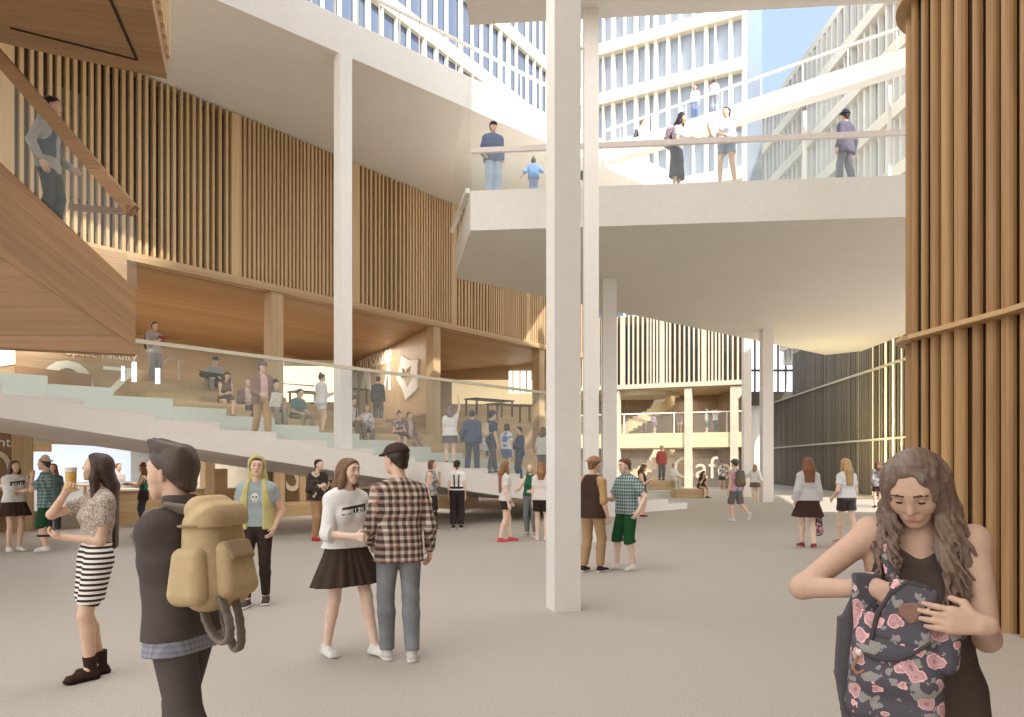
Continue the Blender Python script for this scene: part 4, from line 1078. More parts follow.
        F.seg(p(0, 0.085, -0.056), p(0, 0.086, -0.060), 0.012 * f, 0.012 * f, 0.012, (0.016 * f,) * 2, X)
        F.seg(s.neck - s.up * 0.02, p(0, -0.012, -0.05), 0.056 * s.f * (1 if m else 0.86), 0.052 * f * (1 if m else 0.9), 0.025)
        return F
    def make(s):
        k, f = s.k, s.f
        F = s.field(); s.trunk(F)
        for q in 'LR':
            s.arm(F, q); s.hand(F, q); s.leg(F, q); a, fd = s.l[q + 'a'], s.l[q + 'fd']
            F.seg(a, a + fd * 0.03 * f - V(0, 0, 0.05 * f), 0.034 * f, 0.034 * f, 0.02)
            F.seg(a - fd * 0.04 * f - V(0, 0, 0.055 * f), a + fd * 0.14 * f - V(0, 0, 0.06 * f), 0.028 * f, 0.022 * f, 0.02, (0.006, 0.016), np.cross(fd, V(0, 0, 1)))
        s.head(F)
        s.body = F.build('body', skin(s.tone), s.root)
        if s.h < 0.016: s.face()
        s.clothes(); s.hair()
    def face(s):
        p, f = s.hp, s.hs
        if s.h > 0.009:
            for sg in (1, -1):
                F = Field(p(0.032 * sg, 0.09, 0.01) - 0.03, p(0.032 * sg, 0.09, 0.01) + 0.03, 0.004)
                F.seg(p(0.026 * sg, 0.087, 0.012), p(0.038 * sg, 0.083, 0.012), 0.008 * f, 0.007 * f, 0.0); F.build('eye', DARK_EYE, s.root)
                F = Field(p(0.032 * sg, 0.09, 0.03) - 0.035, p(0.032 * sg, 0.09, 0.03) + 0.035, 0.004)
                F.seg(p(0.018 * sg, 0.096, 0.033), p(0.046 * sg, 0.086, 0.034), 0.006 * f, 0.005 * f, 0.0); F.build('eyebrow', hairm(s.k.get('hairc', (60, 44, 34))), s.root)
        else:
            for sg in (1, -1):
                c = p(0.032 * sg, 0.078, 0.011); F = Field(c - 0.03, c + 0.03, 0.0022); F.seg(c, c + 0.0001, 0.0125 * f, 0.0125 * f, 0.0); e = F.build('eye', EYE_WHITE, s.root)
                gz = unit(s.hf - s.hu * s.k.get('gaze', 0.0)); c2 = c + gz * 0.0085 * f; F = Field(c2 - 0.02, c2 + 0.02, 0.0018); F.seg(c2, c2 + gz * 0.001, 0.0062 * f, 0.0062 * f, 0.0); F.build('iris', DARK_EYE, e)
                F = Field(c - 0.04, c + 0.04, 0.0025); lid = s.k.get('lid', 0.004)
                F.seg(c - s.hx * 0.014 * sg * 0 - s.hx * 0.0, c, 0.0142 * f, 0.0142 * f, 0.0); F.cut(p(0.032 * sg, 0.078, 0.011 + lid), -s.hu + s.hf * 0.25)
                F.build('eyelid', skin(s.tone), e)
                lz = 0.011 + lid; F = Field(p(0.032 * sg, 0.088, lz) - 0.03, p(0.032 * sg, 0.088, lz) + 0.03, 0.0018); q3 = [p((0.032 + dx) * sg, 0.078 + math.sqrt(max(1e-6, 0.0146 ** 2 - dx * dx - lid * lid * 0.6)), lz - 14 * dx * dx) for dx in (-0.0138, -0.007, 0, 0.007, 0.0138)]
                for a_, b_ in zip(q3[:-1], q3[1:]): F.seg(a_, b_, 0.0023, 0.0023, 0.001)
                F.build('lashes', DARK_EYE, e)
                F = Field(p(0.032 * sg, 0.09, 0.03) - 0.04, p(0.032 * sg, 0.09, 0.03) + 0.04, 0.0025)
                F.seg(p(0.015 * sg, 0.0965, 0.037), p(0.034 * sg, 0.0935, 0.0395), 0.0048 * f, 0.0048 * f, 0.003); F.seg(p(0.034 * sg, 0.0935, 0.038), p(0.052 * sg, 0.087, 0.034), 0.0048 * f, 0.003 * f, 0.003)
                F.build('eyebrow', hairm((84, 64, 52)), s.root)
        F = Field(p(0, 0.09, -0.058) - 0.045, p(0, 0.09, -0.058) + 0.045, 0.003)
        F.seg(p(-0.021, 0.0905, -0.056), p(0, 0.0960, -0.054), 0.0034 * f, 0.0056 * f, 0.0); F.seg(p(0.021, 0.0905, -0.056), p(0, 0.0960, -0.054), 0.0034 * f, 0.0056 * f, 0.002); F.seg(p(-0.013, 0.0935, -0.0635), p(0.013, 0.0935, -0.0635), 0.0056 * f, 0.0056 * f, 0.002)
        F.build('lips', LIP if s.sex == 'f' else mat('lip_m', (180, 124, 108), 0.5), s.root)
    # --- clothes
    def clothes(s):
        k, f = s.k, s.f; gi = 0.011 if s.h < 0.013 else 0.016
        bt = k.get('bottom', {}); tp = k.get('top', {}); lw = k.get('layer')
        def ring(z): return s.P + s.up * z * f
        if bt.get('kind') in ('pants', 'shorts'):
            F = s.field(); g = gi + bt.get('fit', 0.0)
            F.seg(ring(-0.01), ring(0.15), 0.088 * f + g, 0.082 * f + g, 0.03, (0.09 * f, 0.078 * f), s.X)
            F.cut(ring(bt.get('rise', 0.10)), s.up)
            for q in 'LR': s.leg(F, q, g, bt.get('len', 0.97), 1, bt.get('loose', 0.012))
            s.pants = F.build('trousers' if bt['kind'] == 'pants' else 'shorts', M_(bt['m']), s.root)
        elif bt.get('kind') == 'skirt':
            F = s.field(); a = ring(bt.get('rise', 0.13)); mid = (s.l['Lk'] + s.l['Rk']) / 2
            dn = unit((mid - s.P) * bt.get('follow', 0.5) - s.up * 0.5 * (1 - bt.get('follow', 0.5))); ln = bt.get('len', 0.42) * f; b = a + dn * ln
            fl = bt.get('flare', 0.12); hipw = 0.095 * f
            F.seg(a, b, 0.075 * f + gi, 0.085 * f + fl, 0.02, (0.07 * f, hipw + fl * 0.25), s.X, 2, wave=bt.get('pleat'))
            if not bt.get('straight'):
                for q in 'LR': F.seg(s.l[q + 'hip'], s.l[q + 'hip'] + (s.l[q + 'k'] - s.l[q + 'hip']) * min(0.9, bt.get('len', .42) * 0.8), 0.09 * f + gi, 0.07 * f + gi + 0.01, 0.03, ends=1)
            else:
                for q in 'LR': F.seg(s.l[q + 'hip'], s.l[q + 'hip'] + (s.l[q + 'k'] - s.l[q + 'hip']) * min(1.0, ln / (0.43 * f) - 0.2), 0.092 * f + gi, 0.066 * f + gi, 0.04, ends=1)
            F.cut(a, s.up)
            F.build('skirt', M_(bt['m']), s.root)
        def upper(spec, name, extra=0.0):
            g = gi + spec.get('fit', 0.004) + extra
            T = s.field(); s.trunk(T, g); hem = spec.get('hem', -0.06)
            if hem < 0.06:
                lo_ = ring(hem - 0.02); T.seg(ring(0.12), lo_, 0.078 * f + g, 0.092 * f + g + spec.get('flare', 0.01), 0.03, (0.082 * f, 0.095 * f), s.X)
            if spec.get('flare', 0) > 0.03:
                T.seg(ring(0.32), ring(hem - 0.01), 0.09 * f + g, 0.09 * f + g + spec['flare'], 0.03, (0.07 * f, 0.095 * f), s.X)
            T.cut(ring(hem), -s.up)
            nk = spec.get('neck', 0.008)
            T.cut(s.neck + s.up * 0.015 * f, s.up)
            T.seg(s.neck - s.up * 0.03 * f + s.Fw * 0.012 * f, s.neck + s.up * 0.05 * f + s.Fw * 0.02 * f, (0.052 + nk) * f, (0.058 + nk) * f, 0.01, sub=True)
            if spec.get('scoop'): T.seg(s.neck + s.Fw * 0.03 * f, s.neck - s.up * spec['scoop'] * f + s.Fw * 0.12 * f, 0.072 * f, 0.014 * f, 0.008, sub=True)
            sl = spec.get('sleeve', 0.28)
            if sl > 0:
                A = s.field()
                for q in 'LR': s.arm(A, q, max(g * 0.65, 0.009), sl, 1, spec.get('cuff', 0.004))
                T.union(A, 0.014)
            else:
                for q, sg in (('L', 1), ('R', -1)): T.cut(s.sh[q] - s.X * sg * 0.035 * f, s.X * sg + s.up * 0.25)
            if spec.get('open'):
                T.seg(s.neck + s.up * 0.03 + s.Fw * 0.09 * f, ring(hem - 0.05) + s.Fw * 0.15 * f, 0.06 * f, 0.075 * f, 0.005, (0.012, 0.02), s.X, sub=True)
            if spec.get('collar'): T.seg(s.neck + s.up * 0.0, s.neck + s.up * 0.035 * f + s.Fw * 0.01, 0.066 * f, 0.064 * f, 0.015, ends=2)
            return T.build(name, M_(spec['m']), s.root)
        if tp: s.top = upper(tp, tp.get('name', 'shirt'))
        if lw: upper(lw, lw.get('name', 'jacket'), 0.009)
        sh = k.get('shoes')
        if sh:
            for q in 'LR':
                a, fd = s.l[q + 'a'], s.l[q + 'fd']; sdv = unit(np.cross(fd, V(0, 0, 1))); dz = unit(np.cross(sdv, fd)); 
                if dz[2] < 0: dz = -dz
                base = a - dz * 0.082 * f; c = a - dz * 0.05 * f
                lo = np.minimum(a, a + fd * 0.2) - 0.14; hi = np.maximum(a, a + fd * 0.2) + 0.14; h_ = min(s.h, 0.012)
                F = Field(lo, hi, h_)
                F.seg(c - fd * 0.035 * f, c + fd * 0.145 * f - dz * 0.004, 0.036 * f, 0.030 * f, 0.02, (0.004, 0.016), sdv)
                F.seg(c - fd * 0.02 * f, c + fd * 0.05 * f + dz * 0.012 * f, 0.036 * f, 0.036 * f, 0.02)
                tl = sh.get('high', 0.0); F.seg(c - fd * 0.01, a + dz * (0.012 + tl) * f, 0.040 * f, 0.046 * f + (0.006 if tl else 0), 0.015, ends=1)
                F.cut(base + dz * 0.016, -dz); o = F.build('shoe', M_(sh['m']), s.root)
                G = Field(lo, hi, h_); G.seg(base + dz * 0.02 - fd * 0.04 * f, base + dz * 0.02 + fd * 0.15 * f, 0.040 * f, 0.036 * f, 0.01, (0.004, 0.018), sdv)
                G.cut(base + dz * 0.024, dz); G.cut(base, -dz); G.build('sole', M_(sh.get('sole', (226, 222, 214))), o)
    def hair(s):
        k = s.k; st = k.get('hair', 'short'); c = k.get('hairc', (60, 44, 34)); p, f, X = s.hp, s.hs, s.hx
        back = 0.34 * s.f if 'long' in st else 0.1
        lo = s.hc - 0.24; hi = s.hc + 0.24; lo[2] -= 0.5 * s.f if 'long' in st else 0.1
        hh = min(s.h, 0.014) if not k.get('strands') else 0.004; F = Field(lo, hi, hh); t = 0.014
        if st not in ('none',):
            F.seg(p(0, -0.028, 0.032), p(0, 0.018, 0.036), (0.076 + t) * f, (0.072 + t) * f, 0.02)
            F.seg(p(0, -0.03, 0.0), p(0, -0.045, -0.045), 0.072 * f, 0.056 * f, 0.02, (0.008 * f, 0.010 * f), X)
            if k.get('strands'): F.cut(p(0, 0.022, 0.085), s.hf * 0.86 - s.hu * 0.5)
            elif 'long' in st or 'bob' in st: F.cut(p(0, 0.062, 0.052), s.hf * 0.86 - s.hu * 0.5)
            else: F.cut(p(0, 0.050, 0.050), s.hf * 0.72 - s.hu * 0.7)
        if 'long' in st:
            L = k.get('hairlen', 0.36) * s.f; dn = V(0, 0, -1); wd = k.get('hairw', 1.0); bk = k.get('hairback', 0.0)
            nb = s.neck - s.Fw * (0.085 + bk) * s.f
            e = V(nb[0], nb[1], s.hc[2] - L) - s.Fw * 0.02
            F.seg(p(0, -0.05, 0.0), nb + s.up * 0.02, 0.065 * f, 0.05 * f, 0.03, (0.03 * f, 0.05 * f * wd), X); F.seg(nb + s.up * 0.02, e, 0.048 * f, 0.022 * f, 0.03, (0.05 * f * wd, 0.055 * f * wd), X)
            for sg in (1, -1):
                if k.get('side_hair', True):
                    a = p(0.066 * sg, 0.012, 0.03); b = p(0.078 * sg, 0.0, -0.09); e2 = s.neck + s.X * sg * 0.10 * s.f * wd + s.Fw * k.get('hairfront', 0.02) * s.f; e2 = V(e2[0], e2[1], s.hc[2] - L * k.get('sidelen', 0.85))
                    F.seg(a, b, 0.028 * f, 0.034 * f, 0.02); F.seg(b, e2, 0.036 * f, 0.018 * f, 0.025)
        if st == 'bob':
            for sg in (1, -1): F.seg(p(0.066 * sg, 0.0, 0.03), p(0.076 * sg, 0.0, -0.09), 0.03 * f, 0.03 * f, 0.02)
            F.seg(p(0, -0.05, 0.0), p(0, -0.06, -0.09), 0.06 * f, 0.05 * f, 0.03, (0.02 * f,) * 2, X)
        if st == 'bun': F.seg(p(0, -0.05, 0.12), p(0, -0.06, 0.14), 0.036 * f, 0.034 * f, 0.01)
        if st == 'pony':
            F.seg(p(0, -0.09, 0.07), p(0, -0.13, 0.04), 0.026 * f, 0.03 * f, 0.01); F.seg(p(0, -0.13, 0.04), p(0, -0.13, -0.14), 0.032 * f, 0.014 * f, 0.01)
        if st == 'quiff':
            for i in range(7): x = -0.045 + 0.015 * i; F.seg(p(x, 0.02, 0.10), p(x * 1.05, 0.072, 0.136 + 0.007 * math.sin(i * 2.1)), 0.026 * f, 0.014 * f, 0.012)
            F.seg(p(0, -0.05, 0.085), p(0, 0.045, 0.112), 0.038 * f, 0.034 * f, 0.02, (0.03 * f,) * 2, X)
        if k.get('strands'): k['strands'](s, F)
        if st != 'none': F.build('hair', hairm(c), s.root)
        hat = k.get('hat')
        if hat:
            kind, m = hat[0], M_(hat[1]); G = Field(s.hc - 0.26, s.hc + 0.26, min(s.h, 0.012)); g = 0.022
            bw = -1 if kind == 'backcap' else 1
            if kind in ('cap', 'backcap'):
                G.seg(p(0, -0.028, 0.045), p(0, 0.018, 0.045), (0.076 + g) * f, (0.074 + g) * f, 0.02); G.cut(p(0, 0, 0.048), -s.hu * 1.0 - s.hf * 0.12 * bw)
                G.seg(p(0, 0.07 * bw, 0.055), p(0, 0.15 * bw, 0.046), 0.012 * f, 0.010 * f, 0.01, (0.062 * f, 0.045 * f), X); G.seg(p(0, -0.005, 0.136), p(0, -0.005, 0.142), 0.01 * f, 0.008 * f, 0.004)
            elif kind == 'beanie':
                G.seg(p(0, -0.024, 0.04), p(0, -0.035, 0.085), (0.078 + g) * f, (0.062 + g) * f, 0.02); G.cut(p(0, 0.04, 0.055), -s.hu + s.hf * 0.2)
            elif kind in ('hat', 'bowler'):
                G.seg(p(0, -0.02, 0.07), p(0, -0.02, 0.105), (0.072 + g) * f, (0.064 + g * .6) * f, 0.01); G.cut(p(0, 0, 0.066), -s.hu)
                bwid = 0.15 if kind == 'hat' else 0.125
                B2 = Field(s.hc - 0.26, s.hc + 0.26, min(s.h, 0.012)); B2.seg(p(0, -0.005, 0.066), p(0, -0.005, 0.0665), bwid * f, bwid * f, 0.0); B2.cut(p(0, 0, 0.079), s.hu); B2.cut(p(0, 0, 0.058), -s.hu + s.hf * 0.1); G.union(B2, 0.01)
            elif kind == 'hood':
                G.seg(p(0, -0.035, 0.03), p(0, 0.02, 0.04), 0.105 * f, 0.10 * f, 0.03); G.seg(p(0, -0.045, -0.03), s.neck - s.Fw * 0.05 * s.f + s.up * 0.02, 0.095 * f, 0.085 * f, 0.03, (0.0, 0.03), X)
                G.seg(p(0, 0.02, 0.0), p(0, 0.20, -0.02), 0.082 * f, 0.10 * f, 0.01, sub=True); G.cut(p(0, 0.062, 0), s.hf + s.hu * -0.1)
            G.build({'cap': 'cap', 'backcap': 'cap', 'beanie': 'beanie', 'hat': 'hat', 'bowler': 'hat', 'hood': 'hood'}[kind], m, s.root)
    # --- things carried
    def world(s, p):
        a = s.root.rotation_euler.z; c, q = math.cos(a), math.sin(a); l = s.root.location
        return Vector((l.x + c * p[0] - q * p[1], l.y + q * p[0] + c * p[1], l.z + p[2]))
    def carry(s, name, label, cat, at):
        e = empty(name, s.world(at), s.root.rotation_euler.z); tag(e, label, cat); return e
    def backpack(s, label, m, m2=None, size=1.0, straps=True, grid=None):
        f = s.f; B = s.P + s.up * 0.30 * f - s.Fw * (0.175 + 0.03 * size) * f; o = B
        e = s.carry('backpack', label, 'backpack', o); h = grid or min(s.h, 0.014)
        F = Field(V(-.3, -.3, -.4), V(.3, .3, .4), h); up, X, Fw = s.up, s.X, s.Fw
        F.seg(-up * 0.15 * size * f, up * 0.15 * size * f, 0.085 * size * f, 0.07 * size * f, 0.02, (0.075 * size * f, 0.06 * size * f), X)
        F.build('bag_body', M_(m), e)
        F = Field(V(-.3, -.3, -.4), V(.3, .3, .4), h); F.seg(-up * 0.13 * size * f - Fw * 0.07 * size * f, -up * 0.02 * size * f - Fw * 0.065 * size * f, 0.045 * size * f, 0.04 * size * f, 0.02, (0.06 * size * f,) * 2, X)
        F.build('front_pocket', M_(m2 or m), e)
        if straps:
            for sg, q in ((1, 'L'), (-1, 'R')):
                pts = [o + up * 0.14 * f + Fw * 0.05 * f + X * sg * 0.05 * f, s.sh[q] - X * sg * 0.06 * f + up * 0.058 * f - Fw * 0.02, s.sh[q] - X * sg * 0.05 * f + Fw * 0.088 * f - up * 0.06 * f, s.sh[q] - X * sg * 0.03 * f + Fw * 0.085 * f - up * 0.20 * f, s.P + up * 0.22 * f + X * sg * 0.165 * f, o - up * 0.1 * f + X * sg * 0.1 * f + Fw * 0.05]
                G = Field(np.min(pts, 0) - o - 0.08, np.max(pts, 0) - o + 0.08, h)
                for a, b in zip(pts[:-1], pts[1:]): G.seg(a - o, b - o, 0.014, 0.014, 0.012)
                G.build('strap', M_(m2 or m), e)
        return e
    def box_item(s, name, label, cat, at, size, m, right=None, up=None):
        e = s.carry(name, label, cat, at); r = unit(right if right is not None else s.X); u = unit(up if up is not None else V(0, 0, 1)); u = unit(u - r * float(u @ r)); n = np.cross(r, u)
        o = MB().bx(Vector((-r * size[0] / 2 - u * size[1] / 2 - n * size[2] / 2).tolist()), Vector((r * size[0]).tolist()), Vector((u * size[1]).tolist()), Vector((n * size[2]).tolist())).build(name + '_sheet' if 'paper' in name else name + '_body', M_(m), e)
        return e
    def decal(s, name, onto, at, polys, m, parent, off=0.002, d=None, X=None, U=None):
        """flat shapes laid onto a garment: each point is dropped onto the cloth along d"""
        from mathutils.bvhtree import BVHTree
        me = onto.data; bv = BVHTree.FromPolygons([v.co for v in me.vertices], [p.vertices for p in me.polygons])
        d = -s.Fw if d is None else unit(d); X = s.X if X is None else unit(X); U = s.up if U is None else unit(U); vs, fs = [], []
        for poly in polys:
            b = len(vs)
            for x, y in poly:
                o = V(*at) + X * x + U * y - d * 0.3; hit = bv.ray_cast(Vector(o.tolist()), Vector(d.tolist()), 0.7)
                q = V(*hit[0]) if hit[0] is not None else V(*at) + X * x + U * y
                vs.append((q - d * off).tolist())
            fs.append(list(range(b, b + len(poly))))
        return mesh(name, vs, fs, m, parent)
    def hold(s, q, d=0.09):
        """the spot in the grip of a hand"""
        return s.l[q + 'w'] + unit(s.l[q + 'w'] - s.l[q + 'e']) * d * s.f
# ================================================================== the people
def at_px(u, y, z=0.0): return ((u - U0) / F_PX * y, y, z)
def snap_s(s):
    """keep both feet on one tread"""
    k_ = (s - S_REF) / TR; fr = k_ - math.floor(k_)
    return S_REF + (math.floor(k_) + min(max(fr, 0.22), 0.80)) * TR
def on_stair(u, p, dz=0.0):
    s = snap_s(st_u(u, p)); q = SO + SD * s + SN * p
    return (q.x, q.y, level_z(s, p) + dz)
G1_, G2_, G3_, G4_ = 'people on the hall floor', 'students on the stair and benches', 'people on the walkway', 'people at the cafe'
WSH = (236, 232, 226); BLK = (58, 50, 46); DKB = (70, 56, 48); SNK = dict(m=(232, 228, 220)); BSH = dict(m=(52, 46, 44)); 
BRN = (96, 70, 52); BLD = (206, 172, 124); RED_H = (140, 96, 66)

# ---- middle distance -------------------------------------------------
p = Person('girl in a black and white striped skirt with very long dark hair, drinking', at_px(96, 5.68), -44, 1.70, 'f', 'light', 0.0075, G1_,
    hair='long', hairc=(78, 56, 46), hairlen=0.62, hairw=1.05, sidelen=0.9, hairfront=0.06, head=(-28, -6), lean=-3, lid=0.006,
    top=dict(m=pattern('sequin', 'floral', (176, 160, 146), (206, 194, 182), 60, (130, 112, 98)), sleeve=0.3, hem=0.13, name='crop_top', cuff=0.012),
    bottom=dict(kind='skirt', m=pattern('skirt_stripes', 'stripes', (60, 50, 46), (238, 230, 220), 26), len=0.44, flare=-0.012, straight=True, rise=0.14),
    shoes=dict(m=(66, 46, 38), high=0.09, sole=(40, 30, 26)), RH=(-0.08, 0.21, 0.07), RE=(0.7, 0.35, -0.8), Rcurl=0.9, Rpn=(-1, 0, 0.3), LH=(-0.16, 0.24, -0.28), LE=(0.5, -0.6, -1), Lcurl=0.8, Lpn=(-0.4, 0, 1),
    LF=(0.05, 0.06, 0), RF=(0.07, -0.05, 0))
h = p.hold('R', 0.07); e = p.carry('drinking_glass', 'glass of amber drink held up by the long haired girl', 'glass', h)
F = Field(V(-.1, -.1, -.1), V(.1, .1, .15), 0.006); F.seg((0, 0, -0.03), (0.0, 0, 0.09), 0.034, 0.04, 0.0, ends=2); F.build('tumbler', mat('amber_drink', (214, 170, 84), 0.15, 0, 0.6), e)
F = Field(V(-.1, -.1, -.1), V(.1, .1, .2), 0.006); F.seg((0, 0, 0.09), (0.0, 0, 0.13), 0.04, 0.043, 0.0, ends=2); F.build('rim', mat('clear_rim', (226, 214, 196), 0.1, 0, 0.6), e)
p.box_item('phone', 'small dark phone in the long haired girl\'s lowered hand', 'phone', p.hold('L', 0.11), (0.07, 0.14, 0.012), (48, 40, 38), up=p.Fw)

p = Person('smiling girl in a white printed sweatshirt and black pleated skirt', at_px(346, 6.34), 44, 1.67, 'f', 'fair', 0.0075, G1_,
    hair='long', hairc=(150, 112, 80), hairlen=0.27, head=(14, 4), sidelen=0.95, lid=0.006,
    top=dict(m=WSH, sleeve=0.58, hem=0.03, fit=0.018, neck=0.022, name='sweatshirt', flare=0.02, cuff=0.02), bottom=dict(kind='skirt', m=(72, 56, 48), len=0.40, flare=0.12, pleat=(16, 0.012), rise=0.10),
    shoes=SNK, LH=(-0.08, 0.24, -0.30), LE=(0.8, -0.4, -1), RH=(-0.06, 0.28, -0.30), RE=(0.8, -0.6, -1), Lcurl=0.9, Rcurl=0.9, LF=(0.16, 0.22, 0), RF=(0.12, -0.12, 0))
girl = p
c0 = p.P + p.up * 0.34 + p.Fw * 0.1
STRIP = [[(-0.115 + 0.023 * i, -0.035 + 0.003 * i), (-0.092 + 0.023 * i, -0.032 + 0.003 * i), (-0.082 + 0.023 * i, 0.030 + 0.003 * i), (-0.105 + 0.023 * i, 0.027 + 0.003 * i)] for i in range(10)]
sweat = p.top
p.decal('print_band', sweat, c0, STRIP, mat('print_black', (52, 46, 44), 0.8), sweat, 0.004)
GLY = {'B': [(0, 0, .25, 1), (0, 0, 1, .2), (0, .4, .9, .6), (0, .8, 1, 1), (.7, .1, 1, .45), (.7, .55, 1, .9)], 'R': [(0, 0, .25, 1), (0, .4, .9, .6), (0, .8, 1, 1), (.7, .5, 1, .95), (.6, 0, .95, .45)], 'E': [(0, 0, .25, 1), (0, 0, 1, .2), (0, .4, .8, .6), (0, .8, 1, 1)], 'I': [(.35, 0, .65, 1)], 'Z': [(0, 0, 1, .2), (0, .8, 1, 1), (.15, .2, .5, .5), (.45, .45, .85, .8)], 'H': [(0, 0, .25, 1), (.75, 0, 1, 1), (0, .4, 1, .6)]}
def printed(word, w_, h_, sk=0.1):
    out = []; n = len(word); cw = w_ / n
    for i, ch in enumerate(word):
        for a, b_, c, d in GLY[ch]:
            x0, x1 = -w_ / 2 + cw * (i + a * 0.8), -w_ / 2 + cw * (i + c * 0.8); y0, y1 = (b_ - 0.5) * h_, (d - 0.5) * h_
            out.append([(x0 + y0 * .15, y0 + x0 * sk), (x1 + y0 * .15, y0 + x1 * sk), (x1 + y1 * .15, y1 + x1 * sk), (x0 + y1 * .15, y1 + x0 * sk)])
    return out
p.decal('print_letters', sweat, c0 - p.up * 0.0, printed('BREIZH', 0.19, 0.036, 0.13), mat('print_white', (232, 226, 218), 0.8), sweat, 0.007)
p = Person('man in a brown checked shirt and dark cap with his back turned', at_px(399, 6.16), 196, 1.77, 'm', 'light', 0.0075, G1_,
    hair='short', hairc=(70, 52, 42), head=(38, 4), hat=('cap', (72, 54, 48)),
    top=dict(m=pattern('brown_plaid', 'plaid', (70, 56, 50), (208, 192, 174), 17, (150, 60, 52)), sleeve=0.97, hem=-0.12, fit=0.004, name='checked_shirt', flare=0.006),
    bottom=dict(kind='pants', m=speckled('washed_denim', (146, 146, 146), (96, 98, 102), 7, 0.85, 2.5), loose=0.012, len=1.0), shoes=dict(m=(206, 198, 190)), RH=(0.10, 0.10, -0.50), LH=(0.03, 0.22, -0.44), LF=(0.09, 0.05, 0), RF=(0.10, -0.05, 0))
man = p
p = Person('youth in a yellow hooded vest, skull print tee and black trousers', at_px(257, 8.56), 6, 1.70, 'm', 'light', 0.0095, G1_,
    hair='short', hairc=(84, 60, 46), head=(14, 2), hat=('hood', (198, 186, 124)),
    top=dict(m=(162, 172, 172), sleeve=0.24, hem=0.0, name='tee_shirt'), layer=dict(m=(200, 188, 126), sleeve=0, hem=-0.03, open=True, name='vest', fit=0.008),
    bottom=dict(kind='pants', m=(62, 50, 44), loose=0.0), shoes=dict(m=(84, 76, 70)), LH=(0.03, 0.05, -0.47), RH=(0.03, 0.04, -0.47), LE=(0.6, -1, 0), RE=(0.6, -1, 0), LF=(0.08, -0.10, 0), RF=(0.09, 0.12, 0))
hood = p
c0 = p.P + p.up * 0.32 + p.Fw * 0.1
disc = lambda x, y, r, n=10: [(x + r * math.cos(2 * math.pi * i / n), y + r * 1.1 * math.sin(2 * math.pi * i / n)) for i in range(n)]
p.decal('skull_print', p.top, c0, [disc(0, 0.02, 0.042), [(-0.024, -0.05), (0.024, -0.05), (0.026, -0.01), (-0.026, -0.01)]], mat('print_pale', (214, 214, 208), 0.8), p.top, 0.004)
p.decal('skull_eyes', p.top, c0, [disc(-0.017, 0.018, 0.011, 8), disc(0.017, 0.018, 0.011, 8), [(-0.006, -0.012), (0.006, -0.012), (0, 0.002)]] + [[(-0.018 + 0.01 * i, -0.045), (-0.015 + 0.01 * i, -0.045), (-0.015 + 0.01 * i, -0.025), (-0.018 + 0.01 * i, -0.025)] for i in range(4)], mat('print_black', (52, 46, 44), 0.8), p.top, 0.006)
p = Person('youth in a dark bomber jacket, tan trousers and red shoes', at_px(318, 15.7), 55, 1.70, 'm', 'light', 0.016, G1_,
    hair='short', hairc=(54, 42, 36), top=dict(m=pattern('bomber', 'floral', (62, 52, 48), (196, 180, 150), 5, (84, 70, 62)), sleeve=1.0, hem=-0.06, fit=0.02, name='bomber_jacket'),
    bottom=dict(kind='pants', m=(170, 132, 96)), shoes=dict(m=(180, 56, 52), sole=(170, 60, 56)), LH=(0.0, 0.28, -0.22), RH=(0.02, 0.26, -0.2))
p = Person('girl in a white printed tee and black skirt with folded arms', at_px(14, 13.8), 58, 1.67, 'f', 'light', 0.013, G1_,
    hair='long', hairc=(104, 74, 54), hairlen=0.28, top=dict(m=WSH, sleeve=0.6, hem=0.02, fit=0.016), bottom=dict(kind='skirt', m=(70, 52, 46), len=0.38, flare=0.09, pleat=(12, 0.01)), shoes=SNK,
    LH=(-0.20, 0.20, -0.26), RH=(-0.16, 0.22, -0.22), LF=(0.07, 0.06, 0))
farg = p
p.decal('print_band', p.top, p.P + p.up * 0.36 + p.Fw * 0.1, [[(x * 1.1, y * 1.1) for x, y in q] for q in STRIP], mat('print_black', (52, 46, 44), 0.8), p.top, 0.008)
p.decal('print_letters', p.top, p.P + p.up * 0.36 + p.Fw * 0.1, printed('BREIZH', 0.2, 0.04, 0.13), mat('print_white', (232, 226, 218), 0.8), p.top, 0.014)
p = Person('boy in a teal checked shirt, dark green shorts and straw hat', at_px(46, 13.8), -66, 1.72, 'm', 'light', 0.013, G1_,
    hair='short', hairc=(84, 62, 46), hat=('hat', (216, 200, 170)), top=dict(m=pattern('teal_check', 'check', (74, 104, 104), (150, 166, 160), 16), sleeve=0.4, hem=-0.1, fit=0.02, name='checked_shirt'),
    bottom=dict(kind='shorts', m=(40, 82, 52), len=0.55, loose=0.03), shoes=SNK, LH=(-0.08, 0.20, 0.02), LE=(0.3, 0.3, -1), RH=(-0.05, 0.24, -0.08))
Person('brown haired girl standing behind the boy with the straw hat', at_px(53.5, 17.2), 20, 1.62, 'f', 'light', 0.02, G1_, hair='long', hairc=(150, 112, 78), top=dict(m=(96, 120, 116), sleeve=0.3), bottom=dict(kind='pants', m=(70, 76, 80)), shoes=SNK)

